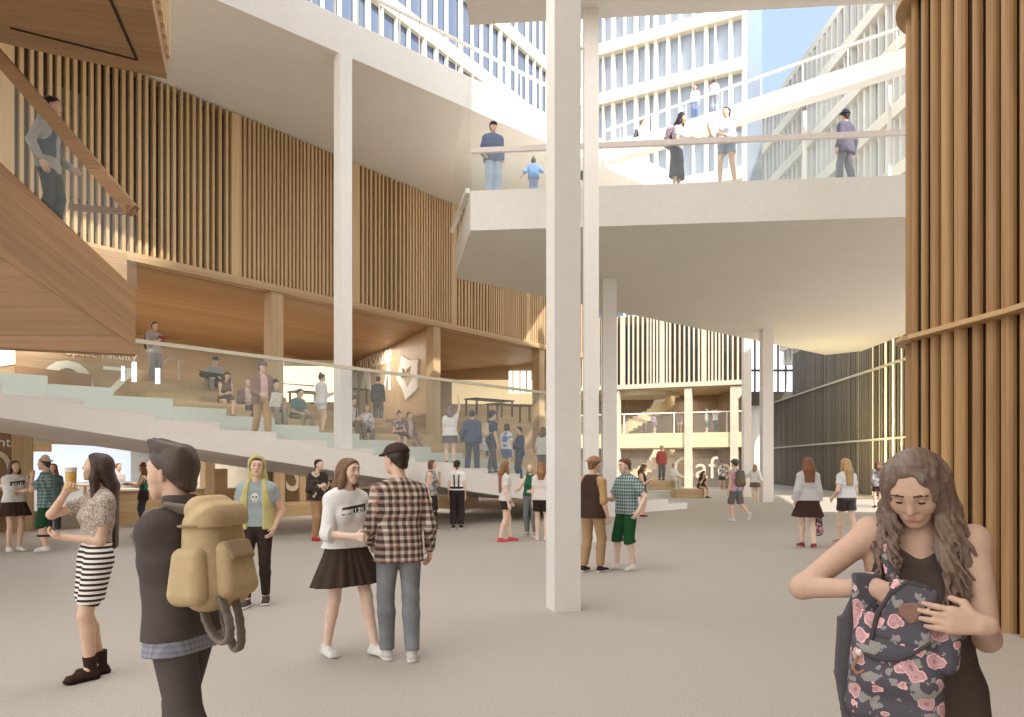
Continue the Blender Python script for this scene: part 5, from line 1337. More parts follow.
# ---- inside the workshop --------------------------------------------
GW = 'people in the workshop'
Person('person in grey standing at the tall oak table in the workshop', at_px(64, 26.2), 100, 1.66, 'm', 'light', 0.024, GW, hair='short', top=dict(m=(142, 138, 136), sleeve=0.3), bottom=dict(kind='pants', m=(66, 60, 58)), shoes=BSH, LH=(0, .3, -.25), RH=(0, .3, -.25))
Person('woman in pale pink beside the tall oak table in the workshop', at_px(75, 27.2), -30, 1.66, 'f', 'fair', 0.024, GW, hair='long', hairc=BRN, top=dict(m=(220, 196, 186), sleeve=0.5), bottom=dict(kind='skirt', m=(214, 190, 180), len=0.6, flare=0.06), shoes=SNK)
p = Person('man in a white shirt and orange trousers in the workshop', at_px(118, 22.3), 60, 1.62, 'm', 'light', 0.02, GW, hair='short', hairc=(120, 88, 60), top=dict(m=(226, 222, 226), sleeve=0.5), bottom=dict(kind='pants', m=(214, 150, 104)), shoes=BSH, LF=(0.1, 0.2, 0), RF=(0.1, -0.2, 0), RH=(0.1, -0.05, -0.5))
p.backpack('small dark backpack on the man in the white shirt', (70, 62, 66), size=0.8, straps=False)
p = Person('reader in a green top, dark trousers and dark red hat', at_px(144, 19.2), -75, 1.60, 'f', 'light', 0.016, GW, hair='long', hairc=(150, 106, 72), hairlen=0.3, hat=('hat', (104, 48, 48)),
    top=dict(m=(52, 120, 92), sleeve=0, hem=0.06), bottom=dict(kind='pants', m=(72, 72, 78)), shoes=dict(m=(150, 130, 116)), LH=(-0.02, 0.36, -0.20), RH=(-0.02, 0.36, -0.20))
p.box_item('book', 'open brown book in the hands of the reader in green', 'book', (p.hold('L', 0.06) + p.hold('R', 0.06)) / 2, (0.26, 0.2, 0.03), (120, 78, 56), up=p.Fw)
e = p.carry('shoulder_bag', 'dark shoulder bag at the hip of the reader in green', 'bag', p.P + V(0.20, 0.02, -0.02)); F = Field(V(-.25, -.25, -.25), V(.25, .25, .6), 0.02)
F.seg((0, 0, -0.1), (0, 0, 0.06), 0.07, 0.05, 0.02, (0.07, 0.06), (0, 1, 0)); F.build('bag_body', cloth((60, 48, 48)), e); F = Field(V(-.25, -.25, -.1), V(.25, .25, .65), 0.016); F.seg((0, 0, 0.08), (-0.08, -0.02, 0.5), 0.016, 0.016, 0.0); F.build('strap', cloth((60, 48, 48)), e)

# ---- hall floor, further back ---------------------------------------
p = Person('girl in black dungarees over a white tee, seen from behind', at_px(457, 18.5), 176, 1.70, 'f', 'light', 0.016, G1_, hair='pony', hairc=(60, 44, 40), top=dict(m=WSH, sleeve=0.25, hem=0.05), bottom=dict(kind='pants', m=(54, 46, 46), loose=0.02, fit=0.008, rise=0.15), shoes=BSH)
for sg in (1, -1):
    G = p.field(); G.seg(p.P + p.up * 0.14 - p.Fw * 0.10 + p.X * 0.05 * sg, p.P + p.up * 0.40 - p.Fw * 0.105 + p.X * 0.06 * sg, 0.02, 0.02, 0.0); G.seg(p.P + p.up * 0.40 - p.Fw * 0.105 + p.X * 0.06 * sg, p.neck - p.up * 0.02 + p.X * 0.09 * sg, 0.02, 0.02, 0.0); G.build('brace', cloth((54, 46, 46)), p.root)
p = Person('woman with sunglasses on her head, grey vest and black skirt', at_px(431, 18.0), 78, 1.70, 'f', 'light', 0.016, G1_, hair='bob', hairc=(126, 92, 70), top=dict(m=pattern('grey_print', 'floral', (170, 164, 158), (120, 112, 108), 8), sleeve=0, hem=-0.06, fit=0.014), bottom=dict(kind='skirt', m=(52, 46, 44), len=0.72, flare=-0.01, straight=True), shoes=dict(m=(96, 90, 88)), LH=(-0.1, 0.2, -0.02), LE=(.3, .2, -1))
p = Person('girl with very long red hair, white tee, black shorts and red sandals', at_px(505, 15.5), 104, 1.66, 'f', 'fair', 0.013, G1_, hair='long', hairc=(172, 120, 80), hairlen=0.55, head=(10, -8), side_hair=True, top=dict(m=(222, 214, 208), sleeve=0.28, hem=-0.04), bottom=dict(kind='shorts', m=(58, 48, 46), len=0.26), shoes=dict(m=(206, 84, 84), sole=(206, 90, 84)), LF=(0.06, 0.14, 0), RF=(0.07, -0.12, 0), LH=(0.02, 0.14, -0.50))
p = Person('curly blonde girl in a green top and grey jeans holding out a hand', at_px(531, 16.6), -20, 1.63, 'f', 'fair', 0.014, G1_, hair='long', hairc=(216, 182, 134), hairlen=0.32, hairw=1.35, top=dict(m=(44, 104, 78), sleeve=0, hem=0.04), bottom=dict(kind='pants', m=(118, 122, 122), loose=0.0), shoes=dict(m=(186, 166, 146)), RH=(0.10, 0.36, -0.28), RE=(.6, -.2, -1), LH=(-0.05, 0.22, -0.30))
p = Person('girl with auburn hair in a white tee and black shorts beside the broad column', at_px(541.5, 15.7), 172, 1.65, 'f', 'fair', 0.014, G1_, hair='long', hairc=(170, 118, 76), hairlen=0.26, top=dict(m=(230, 222, 214), sleeve=0.28, hem=-0.03), bottom=dict(kind='shorts', m=(56, 46, 44), len=0.32, loose=0.02), shoes=dict(m=(220, 206, 190)))
p = Person('man in a backwards cap and dark vest with tan sleeves', at_px(592.5, 11.15), 142, 1.71, 'm', 'light', 0.011, G1_, hair='short', hairc=(150, 106, 74), hat=('backcap', (170, 126, 100)), head=(-20, 6),
    top=dict(m=(190, 150, 106), sleeve=0.55, hem=-0.04, fit=0.006, name='tee_shirt'), layer=dict(m=(72, 54, 46), sleeve=0, hem=-0.10, fit=0.012, name='vest'), bottom=dict(kind='pants', m=(176, 144, 108), loose=0.014), shoes=dict(m=(58, 48, 46)), LH=(0.04, 0.36, -0.20), RH=(0.06, 0.06, -0.52), RF=(0.10, 0.06, 0), LF=(0.12, -0.06, 0))
p = Person('youth in a teal checked shirt and dark green shorts beside the man in the cap', at_px(627, 11.4), -58, 1.70, 'm', 'fair', 0.011, G1_, hair='short', hairc=(128, 84, 58), top=dict(m=pattern('green_check', 'check', (72, 100, 104), (176, 186, 178), 20), sleeve=0.36, hem=-0.05, fit=0.02, name='checked_shirt', cuff=0.014, collar=True),
    bottom=dict(kind='shorts', m=(38, 84, 48), len=0.58, loose=0.03, fit=0.006), shoes=SNK, LH=(0.16, 0.06, -0.44), LE=(1, -0.8, 0), RH=(0.02, 0.33, -0.26), RE=(.5, -.5, -1), LF=(0.1, -0.05, 0), RF=(0.12, 0.10, 0), head=(-6, 8))
p = Person('girl in a dark dress looking at her phone by the white columns', at_px(642, 22.3), 66, 1.60, 'f', 'light', 0.017, G4_, hair='long', hairc=(140, 98, 68), hairlen=0.25, head=(0, 20), top=dict(m=(74, 56, 46), sleeve=0, hem=-0.02), bottom=dict(kind='skirt', m=(74, 56, 46), len=0.36, flare=0.05), shoes=dict(m=(120, 56, 56)), LH=(-0.06, 0.30, -0.14), RH=(-0.06, 0.30, -0.14))
p.box_item('phone', 'pale phone in the hands of the girl in the dark dress', 'phone', (p.hold('L', .08) + p.hold('R', .08)) / 2, (0.08, 0.15, 0.02), (220, 214, 206), up=V(0, -.4, .8))
p = Person('man in a red shirt standing on an oak block by the cafe', at_px(661.5, 37.3, 0.75), 10, 1.74, 'm', 'light', 0.026, G4_, hair='short', hairc=(60, 46, 40), top=dict(m=(186, 96, 88), sleeve=1.0, hem=-0.12, fit=0.02), bottom=dict(kind='pants', m=(116, 116, 118)), shoes=BSH)
p = Person('person in white sitting on the oak block behind the red shirted man', at_px(673.5, 37.15, 0.28), 20, 1.62, 'f', 'light', 0.026, G4_, hair='short', hairc=(140, 120, 100), pelvis=0.56, top=dict(m=(232, 228, 220), sleeve=0.5), bottom=dict(kind='pants', m=(214, 206, 190)), shoes=SNK, LF=(0.1, .38, 0), RF=(0.1, .42, 0), LH=(-.02, .3, -.3), RH=(-.02, .3, -.3))
p = Person('dark haired girl in black sitting on the oak block, hand at her chin', at_px(700.5, 34.95), 24, 1.64, 'f', 'light', 0.022, G4_, hair='long', hairc=(60, 42, 38), hairlen=0.36, pelvis=0.53, pf=0.0, lean=18, top=dict(m=(78, 64, 60), sleeve=0.3), bottom=dict(kind='skirt', m=(84, 72, 68), len=0.35, flare=0.0, follow=1.0), shoes=BSH, LF=(0.1, .46, 0), RF=(0.06, .52, 0), RH=(-0.1, 0.14, -0.02), RE=(.2, .5, -1), LH=(-.1, .3, -.32))
p = Person('girl with a raised arm in a white top and dark shorts at the cafe front', at_px(722, 43.0), -10, 1.72, 'f', 'tan', 0.026, G4_, hair='bun', hairc=(60, 46, 40), top=dict(m=pattern('mono_print', 'floral', (224, 220, 214), (96, 88, 88), 7), sleeve=0), bottom=dict(kind='shorts', m=(74, 70, 74), len=0.34), shoes=SNK, RH=(0.26, 0.1, 0.40), RE=(1, 0, .2), LF=(.12, .05, 0))
p = Person('youth in a rainbow tee and teal cap stepping away, grey shorts', at_px(735.5, 20.7), 205, 1.72, 'm', 'light', 0.016, G1_, hair='short', hairc=BRN, hat=('cap', (72, 110, 108)), top=dict(m=pattern('tie_dye', 'floral', (206, 150, 170), (110, 150, 190), 6, (220, 200, 120)), sleeve=0.3, hem=-0.06), bottom=dict(kind='shorts', m=(112, 106, 106), len=0.5, loose=0.03), shoes=dict(m=(222, 218, 212)), LF=(0.06, 0.04, 0), RF=(0.16, -0.36, 0.16), RD=(0.1, 0.5, -0.9), RH=(.08, .0, -.5))
p.backpack('olive grey backpack on the youth in the rainbow tee', (110, 102, 84), size=1.0)
p = Person('blonde girl in a white blouse and brown skirt by the far white column', at_px(755, 30.4), 150, 1.58, 'f', 'fair', 0.02, G1_, hair='long', hairc=(202, 160, 110), hairlen=0.26, top=dict(m=(240, 238, 234), sleeve=0.8, hem=0.0, fit=0.03, cuff=0.03), bottom=dict(kind='skirt', m=(128, 104, 88), len=0.34, flare=0.06), shoes=dict(m=(214, 196, 170)), LH=(.16, .26, -.12), RH=(.1, .1, -.4))
p = Person('girl with wavy auburn hair in a grey cardigan and black skirt, walking away', at_px(808, 14.3), 176, 1.75, 'f', 'fair', 0.0125, G1_, hair='long', hairc=(142, 92, 62), hairlen=0.36, hairw=1.4, top=dict(m=(196, 192, 190), sleeve=0.85, hem=-0.02, fit=0.016, cuff=0.03, flare=0.02, name='cardigan'), bottom=dict(kind='skirt', m=(66, 46, 40), len=0.40, flare=0.10, rise=0.08), shoes=dict(m=(136, 62, 70), sole=(200, 170, 160)), LF=(0.07, 0.14, 0), RF=(0.08, -0.10, 0), RH=(0.06, 0.04, -0.54), LH=(0.10, 0.02, -0.52))
fb = p.hold('R', 0.08); e = p.carry('floral_bag', 'dark floral backpack hanging from the walking girl\'s hand', 'bag', fb + V(0, 0.02, -0.28)); FLOR = pattern('floral_small', 'floral', (78, 62, 66), (206, 150, 152), 14, (150, 130, 130))
F = Field(V(-.3, -.3, -.35), V(.3, .3, .4), 0.013); F.seg((0, 0, -0.16), (0, 0, 0.12), 0.085, 0.06, 0.02, (0.07, 0.04), (0.4, 1, 0)); F.build('bag_body', FLOR, e)
F = Field(V(-.2, -.2, -.1), V(.2, .2, .4), 0.01); F.seg((0.05, 0, 0.12), (0.0, 0, 0.30), 0.014, 0.014, 0.0); F.seg((-0.05, 0.03, 0.12), (0.0, 0, 0.30), 0.014, 0.014, 0.0); F.build('strap', cloth((70, 60, 62)), e)
p = Person('blonde girl in a white tee and black leather shorts, walking away', at_px(846.5, 14.9), 190, 1.72, 'f', 'fair', 0.0125, G1_, hair='long', hairc=(208, 168, 118), hairlen=0.42, top=dict(m=(228, 226, 224), sleeve=0.28, hem=0.02, fit=0.014), bottom=dict(kind='shorts', m=mat('black_leather', (62, 54, 52), 0.35), len=0.28, loose=0.02), shoes=dict(m=(190, 130, 128)), LF=(0.05, 0.16, 0), RF=(0.10, -0.16, 0), LH=(.08, .14, -.44))
p = Person('brown haired girl in a patterned kimono jacket far behind the blonde girl', at_px(878, 27.0), 168, 1.70, 'f', 'light', 0.018, G1_, hair='long', hairc=(112, 72, 52), hairlen=0.26, top=dict(m=pattern('kimono', 'floral', (150, 146, 150), (92, 88, 92), 7), sleeve=0.7, hem=-0.12, fit=0.02, cuff=0.04, name='kimono'), bottom=dict(kind='shorts', m=(66, 56, 54), len=0.36, loose=0.02), shoes=BSH)
p = Person('person in a dark dress with a pale scarf by the dark batten wall', at_px(893, 27.6), 30, 1.70, 'f', 'light', 0.018, G1_, hair='bun', hairc=(60, 46, 42), top=dict(m=(206, 198, 196), sleeve=0.3, hem=0.1), layer=dict(m=(70, 58, 56), sleeve=0, hem=-0.05, open=True, name='waistcoat'), bottom=dict(kind='skirt', m=(64, 54, 52), len=0.6, flare=0.05), shoes=BSH, LH=(-.05, .26, -.1))
# ---- on the broad stair and its benches -------------------------------
SITL = dict(LF=(0.10, 0.44, 0), RF=(0.10, 0.40, 0))
def sitter(label, u, p, heading, **k):
    """sits on the bench edge: the feet rest one level down, in front"""
    s_ = snap_s(st_u(u, p)); q = SO + SD * s_ + SN * p; zt = level_z(s_, p)
    fs = st_u(u, p) ; zf = level_z(s_, p - 0.6)
    drop = zt - zf
    H = k.pop('H', 1.68); sex = k.pop('sex', 'm'); tone = k.pop('tone', 'light'); g = k.pop('grid', 0.017)
    f = H / 1.75; k.setdefault('LF', (0.10, 0.50, 0)); k.setdefault('RF', (0.12, 0.46, 0))
    return Person(label, (q.x, q.y, zf), heading, H, sex, tone, g, G2_, pelvis=drop + 0.095 * f, **k)
p = Person('youth with a dark backpack standing on the top walk left of the steel rail', on_stair(154, 6.2), 60, 1.66, 'm', 'light', 0.018, G2_, hair='short', hairc=(60, 48, 42), top=dict(m=(186, 178, 174), sleeve=0.3, hem=-0.06), bottom=dict(kind='pants', m=(150, 144, 146)), shoes=SNK, LH=(-.05, .3, -.15), RH=(-.02, .3, -.2))
p.backpack('dark backpack worn by the youth on the top walk', (60, 54, 54), size=1.0)
p.box_item('folder', 'reddish folder held by the youth on the top walk', 'folder', (p.hold('L', .08) + p.hold('R', .08)) / 2, (0.26, 0.2, 0.02), (160, 96, 80), up=V(0, -.5, .7))
p = sitter('youth in dark cap and grey top sitting on the upper bench', 207, 6.55, 30, hair='short', hairc=(50, 42, 40), hat=('cap', (58, 52, 52)), top=dict(m=(168, 158, 160), sleeve=1.0, fit=0.01), bottom=dict(kind='pants', m=(150, 136, 130)), shoes=dict(m=(120, 100, 90)), lean=14, LH=(-.05, .3, -.2), RH=(-.02, .32, -.22))
e = p.carry('dark_bag', 'long dark bag lying across the lap of the capped youth', 'bag', p.P + V(-0.10, -0.30, 0.20)); F = Field(V(-.5, -.3, -.3), V(.5, .3, .3), 0.02)
F.seg((-0.26, 0, 0.05), (0.25, 0, -0.02), 0.08, 0.10, 0.03, (0.03, 0.05), (0, 1, 0)); F.build('bag_body', cloth((66, 48, 44)), e); F = Field(V(-.5, -.3, -.3), V(.5, .3, .4), 0.016); F.seg((-0.28, 0, 0.08), (-0.36, 0, 0.2), 0.02, 0.012, 0.0); F.build('strap', cloth((66, 48, 44)), e)
sitter('girl with long wavy brown hair sitting on the bench, legs stretched out', 225, 4.5, 38, sex='f', H=1.66, hair='long', hairc=(96, 62, 46), hairlen=0.34, hairw=1.3, top=dict(m=(120, 92, 80), sleeve=0, hem=0), bottom=dict(kind='skirt', m=(110, 92, 86), len=0.3, flare=0.0, follow=1.0), shoes=dict(m=(150, 124, 110)), lean=8, head=(0, 22), LH=(-.08, .28, -.22), RH=(-.08, .28, -.22), LF=(0.0, 0.66, 0.05))
sitter('person with pale hair, maroon jacket and crossed legs on the bench', 240, 4.5, 40, sex='m', hair='short', hairc=(196, 184, 168), top=dict(m=(210, 190, 176), sleeve=0.3), layer=dict(m=(150, 108, 104), sleeve=1.0, hem=-0.04, open=True), bottom=dict(kind='pants', m=(104, 86, 82)), shoes=BSH, LF=(-.05, 0.62, 0.14), RF=(0.1, .4, 0), LH=(-.02, .3, -.3), RH=(-.02, .3, -.28))
p = Person('man in a maroon blazer and flat cap walking down with white papers', on_stair(262, 1.3), 42, 1.77, 'm', 'light', 0.0135, G2_, hair='short', hairc=(96, 76, 62), hat=('cap', (100, 92, 100)), top=dict(m=(216, 178, 172), sleeve=0.4, hem=0), layer=dict(m=(142, 104, 92), sleeve=0.98, hem=-0.12, open=True, name='blazer', fit=0.006), bottom=dict(kind='pants', m=(190, 148, 108)), shoes=dict(m=(110, 100, 100)), LF=(0.06, 0.20, 0), RF=(0.08, -0.24, 0.03), LH=(0.02, 0.24, -0.42), RH=(-0.02, 0.26, -0.36))
p.box_item('paper_sheet', 'white papers in the hand of the man in the maroon blazer', 'papers', p.hold('L', 0.1), (0.26, 0.34, 0.01), (240, 238, 232), right=p.X, up=V(0, -.4, .8))
sitter('youth in a dark cap and red plaid jacket sitting right of the walking man', 281, 4.4, 46, hair='short', hairc=(60, 44, 38), hat=('beanie', (70, 52, 50)), top=dict(m=pattern('red_plaid', 'plaid', (140, 84, 76), (206, 180, 164), 12), sleeve=1.0, hem=-.06, fit=0.012, name='plaid_jacket'), bottom=dict(kind='pants', m=(148, 138, 122)), shoes=BSH, lean=10, LH=(-.02, .3, -.32), RH=(0, .28, -.32))
sitter('youth in a teal shirt and olive trousers sitting with one leg out', 296, 4.5, 56, hair='short', hairc=(70, 56, 48), top=dict(m=(112, 136, 134), sleeve=0.4, hem=-.04), bottom=dict(kind='pants', m=(146, 140, 112)), shoes=dict(m=(110, 100, 90)), lean=12, LF=(.12, .64, 0.02), LH=(0, .32, -.3), RH=(0, .28, -.3))
p = Person('girl in a white sweater and pale shorts standing by the tall white column', on_stair(321, 3.6), 128, 1.66, 'f', 'light', 0.0155, G2_, hair='bun', hairc=(66, 50, 46), top=dict(m=(226, 220, 220), sleeve=0.9, hem=-0.06, fit=0.03), bottom=dict(kind='shorts', m=(228, 220, 212), len=0.24), shoes=dict(m=(176, 166, 160)), LH=(-.08, .26, -.22), RH=(-.06, .26, -.2), LF=(.1, .1, 0))
p = Person('man in black standing at the back below the big letters', on_stair(378, 7.6), 176, 1.72, 'm', 'light', 0.02, G2_, hair='short', hairc=(58, 44, 40), top=dict(m=(92, 82, 80), sleeve=1.0, hem=-.05), bottom=dict(kind='pants', m=(84, 76, 74)), shoes=BSH)
sitter('man in a dark waistcoat and white shirt sitting next to the tall column', 355, 4.4, 60, hair='short', hairc=(110, 84, 66), top=dict(m=(222, 208, 200), sleeve=0.9), layer=dict(m=(92, 72, 68), sleeve=0, open=True, hem=0), bottom=dict(kind='pants', m=(132, 104, 92)), shoes=BSH, lean=8, LH=(-.04, .28, -.26), RH=(-.02, .3, -.26))
sitter('woman in a lilac top sitting close beside the man in the waistcoat', 366, 4.45, 20, sex='f', hair='bob', hairc=(176, 150, 128), top=dict(m=pattern('lilac_top', 'floral', (226, 216, 216), (170, 156, 176), 6), sleeve=0.4), bottom=dict(kind='pants', m=(132, 120, 116)), shoes=dict(m=(150, 120, 116)), lean=14, LH=(-.02, .3, -.3))
sitter('girl with a bun in a dark dress sitting and reading a white paper', 392, 4.4, 30, sex='f', hair='bun', hairc=(70, 52, 48), top=dict(m=pattern('dress_print', 'floral', (112, 94, 90), (190, 170, 160), 9), sleeve=0.2), bottom=dict(kind='skirt', m=(110, 92, 88), len=0.32, flare=0, follow=1.0), shoes=BSH, lean=10, LH=(-.04, .32, -.22), RH=(-.04, .3, -.22), LF=(.0, .58, 0))
sitter('man in a maroon blazer sitting with legs stretched out below the emblem', 408, 4.45, 46, hair='short', hairc=(120, 90, 66), top=dict(m=(214, 190, 184), sleeve=0.4), layer=dict(m=(150, 116, 112), sleeve=1.0, open=True, hem=-.03, name='blazer'), bottom=dict(kind='pants', m=(170, 140, 124)), shoes=BSH, lean=4, LF=(.1, .68, 0.05), RF=(.05, .7, 0.02), LH=(.05, .2, -.42), RH=(.02, .26, -.36))
p = Person('girl in a white tee and grey skirt stretching one arm straight up', on_stair(450, 0.7), 186, 1.66, 'f', 'fair', 0.0155, G2_, hair='long', hairc=(150, 122, 126), hairlen=0.2, top=dict(m=(236, 232, 230), sleeve=0.25, hem=-0.02, fit=0.016), bottom=dict(kind='skirt', m=(112, 104, 112), len=0.34, flare=0.05), shoes=dict(m=(84, 74, 80), high=0.1), RH=(0.10, 0.06, 0.53), RE=(1, 0, 0), LH=(.02, .1, -.5))
p = Person('tall man in blue with his back turned, beside the girl with the raised arm', on_stair(472, 1.3), 170, 1.80, 'm', 'light', 0.0155, G2_, hair='short', hairc=(74, 70, 88), top=dict(m=(96, 98, 128), sleeve=1.0, hem=-0.06, fit=0.016), bottom=dict(kind='pants', m=(96, 92, 116), loose=0.02), shoes=BSH, LF=(.14, 0, 0), RF=(.14, 0, 0), LH=(.12, .04, -.5))
sitter('person in a pale top and green shorts sitting on the bench behind the tall man', 482, 4.4, 20, sex='f', hair='bob', hairc=(190, 178, 170), top=dict(m=(206, 204, 206), sleeve=0.3), bottom=dict(kind='shorts', m=(78, 140, 112), len=0.4), shoes=SNK)
p = Person('youth in a navy top and cap with crossed legs, standing on the stair', on_stair(491.5, 0.6), 128, 1.74, 'm', 'light', 0.0155, G2_, hair='short', hairc=(80, 66, 66), hat=('cap', (78, 80, 108)), top=dict(m=(84, 86, 118), sleeve=0.35, hem=-0.06), bottom=dict(kind='pants', m=(98, 88, 98)), shoes=dict(m=(90, 78, 84)), LF=(-0.02, 0.14, 0), RF=(0.02, -0.10, 0))
p.backpack('round beige backpack on the youth in navy', (214, 196, 166), size=0.85)
p = Person('girl in a white and blue tee and denim shorts on the stair', on_stair(506.5, 1.2), 150, 1.62, 'f', 'fair', 0.0155, G2_, hair='bob', hairc=(92, 76, 92), top=dict(m=pattern('white_blue', 'floral', (232, 232, 238), (140, 156, 206), 4), sleeve=0.3, hem=0), bottom=dict(kind='shorts', m=(120, 136, 176), len=0.3), shoes=dict(m=(200, 190, 190)), LF=(.04, .04, 0), RF=(.04, -.04, 0))
p = Person('man in a navy suit reading papers near the far oak post', on_stair(520, 1.7), -72, 1.74, 'm', 'light', 0.0155, G2_, hair='short', hairc=(70, 66, 84), top=dict(m=(84, 86, 122), sleeve=1.0, hem=-0.08, fit=0.01, name='jacket'), bottom=dict(kind='pants', m=(88, 88, 122)), shoes=BSH, LH=(-.06, .32, -.14), RH=(-.04, .32, -.16))
p.box_item('paper_sheet', 'white papers held up by the man in the navy suit', 'papers', (p.hold('L', .1) + p.hold('R', .1)) / 2, (0.24, 0.3, 0.012), (240, 240, 240), up=V(0, -.3, .8))
p = Person('person in white and grey walking with a green bag beside the broad column', on_stair(543, 0.7), 160, 1.70, 'f', 'fair', 0.0155, G2_, hair='long', hairc=(140, 100, 80), hairlen=0.2, top=dict(m=(226, 220, 216), sleeve=0.4, hem=-.04), bottom=dict(kind='pants', m=(120, 112, 108)), shoes=SNK, LH=(.06, .1, -.5))
e = p.carry('green_bag', 'deep green shoulder bag on the person beside the broad column', 'bag', p.P + V(-0.22, 0.03, 0.12)); F = Field(V(-.25, -.25, -.3), V(.25, .25, .3), 0.015)
F.seg((0, 0, -0.1), (0, 0, 0.06), 0.08, 0.06, 0.02, (0.1, 0.08), (0, 1, 0)); F.build('bag_body', cloth((52, 128, 96)), e); F = Field(V(-.25, -.25, -.1), V(.35, .25, .5), 0.013); F.seg((0, 0, 0.08), (0.09, 0, 0.36), 0.014, 0.014, 0.0); F.build('strap', cloth((52, 128, 96)), e)

# ---- on the walkway ----------------------------------------------------
def on_walk(u, y): return at_px(u, y, DK)
Person('man in a blue sweater and dark cap at the left end of the walkway', on_walk(493, 18.45), 14, 1.84, 'm', 'light', 0.0145, G3_, hair='short', hairc=(60, 56, 66), hat=('cap', (58, 58, 78)), top=dict(m=(110, 120, 146), sleeve=1.0, hem=-0.10, fit=0.03, name='sweater'), bottom=dict(kind='pants', m=(180, 192, 214), loose=0.035, fit=0.01), shoes=SNK, RH=(.06, .12, -.44), LH=(.04, .04, -.5))
Person('child in a bright blue shirt with arms spread on the walkway', on_walk(533.5, 18.5), 176, 0.98, 'm', 'light', 0.014, G3_, hair='bun', hairc=(84, 72, 80), head_scale=1.25, top=dict(m=(120, 156, 206), sleeve=0.6, hem=-0.06, fit=0.02), bottom=dict(kind='pants', m=(150, 160, 190)), shoes=SNK, LH=(.36, .1, -.36), RH=(.36, .1, -.36))
p = Person('girl in a black beanie and long dark skirt on the walkway', on_walk(676, 17.95), 50, 1.80, 'f', 'light', 0.0135, G3_, hair='long', hairc=(74, 62, 70), hairlen=0.22, hat=('beanie', (64, 58, 70)), lean=10, top=dict(m=(196, 190, 198), sleeve=0.3, hem=0.04), bottom=dict(kind='skirt', m=(86, 82, 96), len=0.78, flare=0.05, rise=0.13), shoes=BSH, LH=(.02, .42, -.22), RH=(-.05, .3, -.25), LE=(.4, -.4, -1))
p.backpack('maroon patterned backpack on the girl in the beanie', pattern('bag_print', 'floral', (124, 106, 120), (176, 150, 160), 9), size=1.1)
Person('girl with a ponytail, white top and denim shorts on the walkway', on_walk(727, 17.75), -42, 1.88, 'f', 'fair', 0.0135, G3_, hair='pony', hairc=(64, 54, 66), top=dict(m=(226, 226, 234), sleeve=0.5, hem=-0.0, fit=0.022, cuff=0.02), bottom=dict(kind='shorts', m=(170, 184, 206), len=0.25, loose=0.012), shoes=SNK, RH=(.12, .34, -.10), RE=(.6, -.2, -1), LH=(-.14, .22, -.28), LF=(.16, -.05, 0), RF=(.14, .06, 0))
Person('man in a dark grey suit and round hat walking on the walkway', on_walk(846, 17.75), -148, 1.80, 'm', 'light', 0.0145, G3_, hair='short', hairc=(74, 62, 66), hat=('bowler', (56, 56, 76)), top=dict(m=(104, 100, 120), sleeve=1.0, hem=-0.16, fit=0.03, name='suit_jacket', flare=0.02), bottom=dict(kind='pants', m=(140, 136, 150), loose=0.02), shoes=BSH, LF=(.08, .14, 0), RF=(.08, -.12, 0), LH=(.14, 0, -.52), RH=(.14, .02, -.52))
# ---- beyond the walkway, on the upper floor and bridge ----------------------
GF = 'people on the upper floor'
UPZ = ZT + 0.85
def on_L1(u, off=0.35):
    k_ = (u - U0) / F_PX; d = (L1c - L1a).normalized(); n = Vector((-d.y, d.x, 0)); o = L1a + n * off
    s = (k_ * o.y - o.x) / (d.x - k_ * d.y); q = o + d * s; return (q.x, q.y, UPZ)
p = Person('man in white with a dark backpack on the upper floor edge', on_L1(642, 0.5), 70, 1.70, 'm', 'light', 0.02, GF, hair='short', hairc=(150, 130, 110), top=dict(m=(226, 222, 216), sleeve=0.4), bottom=dict(kind='pants', m=(214, 208, 200)), shoes=SNK, LH=(0, .3, -.2), LF=(.1, .1, 0))
p.backpack('dark grey backpack on the man on the upper floor edge', (96, 100, 116), size=0.9, straps=False)
def on_br(u):
    k_ = (u - U0) / F_PX; o = L2a + n2_ * 0.18; s = (k_ * o.y - o.x) / (d2.x - k_ * d2.y); q = o + d2 * s; return (q.x, q.y, ZT + 0.47)
Person('small figure in white and blue jeans on the bridge beam', on_br(695), -20, 1.0, 'f', 'light', 0.018, GF, head_scale=1.1, hair='bob', hairc=(130, 110, 96), top=dict(m=(232, 230, 228), sleeve=0.5), bottom=dict(kind='pants', m=(130, 150, 190)), shoes=SNK)
Person('small figure in grey nearer the right on the bridge beam', on_br(714), 160, 1.0, 'm', 'light', 0.018, GF, head_scale=1.1, hair='short', hairc=(100, 90, 90), top=dict(m=(180, 180, 190), sleeve=0.5), bottom=dict(kind='pants', m=(160, 168, 184)), shoes=SNK)

# ---- cafe gallery ----------------------------------------------------------
def gal(u, off=1.0):
    k_ = (u - U0) / F_PX; o = C0 + CN * off; s = (k_ * o.y - o.x) / (CD.x - k_ * CD.y); q = c_at(s, off); return (q.x, q.y, 3.48)
GG = 'people on the cafe gallery'
Person('figure in white and black at the left of the cafe gallery', gal(645), -60, 1.36, 'f', 'light', 0.026, GG, hair='short', top=dict(m=(206, 202, 206), sleeve=0.3), bottom=dict(kind='pants', m=(120, 90, 70)), shoes=BSH)
Person('figure in lilac on the cafe gallery below the spiral stair', gal(654.5), 40, 1.34, 'f', 'light', 0.026, GG, hair='bob', top=dict(m=(160, 140, 156), sleeve=0.3), bottom=dict(kind='skirt', m=(130, 110, 120), len=0.4), shoes=SNK)
Person('figure in pink by the rail left of the middle cream post', gal(679.5), 150, 1.42, 'f', 'light', 0.026, GG, hair='pony', top=dict(m=(196, 160, 180), sleeve=0.3), bottom=dict(kind='shorts', m=(220, 214, 210), len=0.3), shoes=SNK)
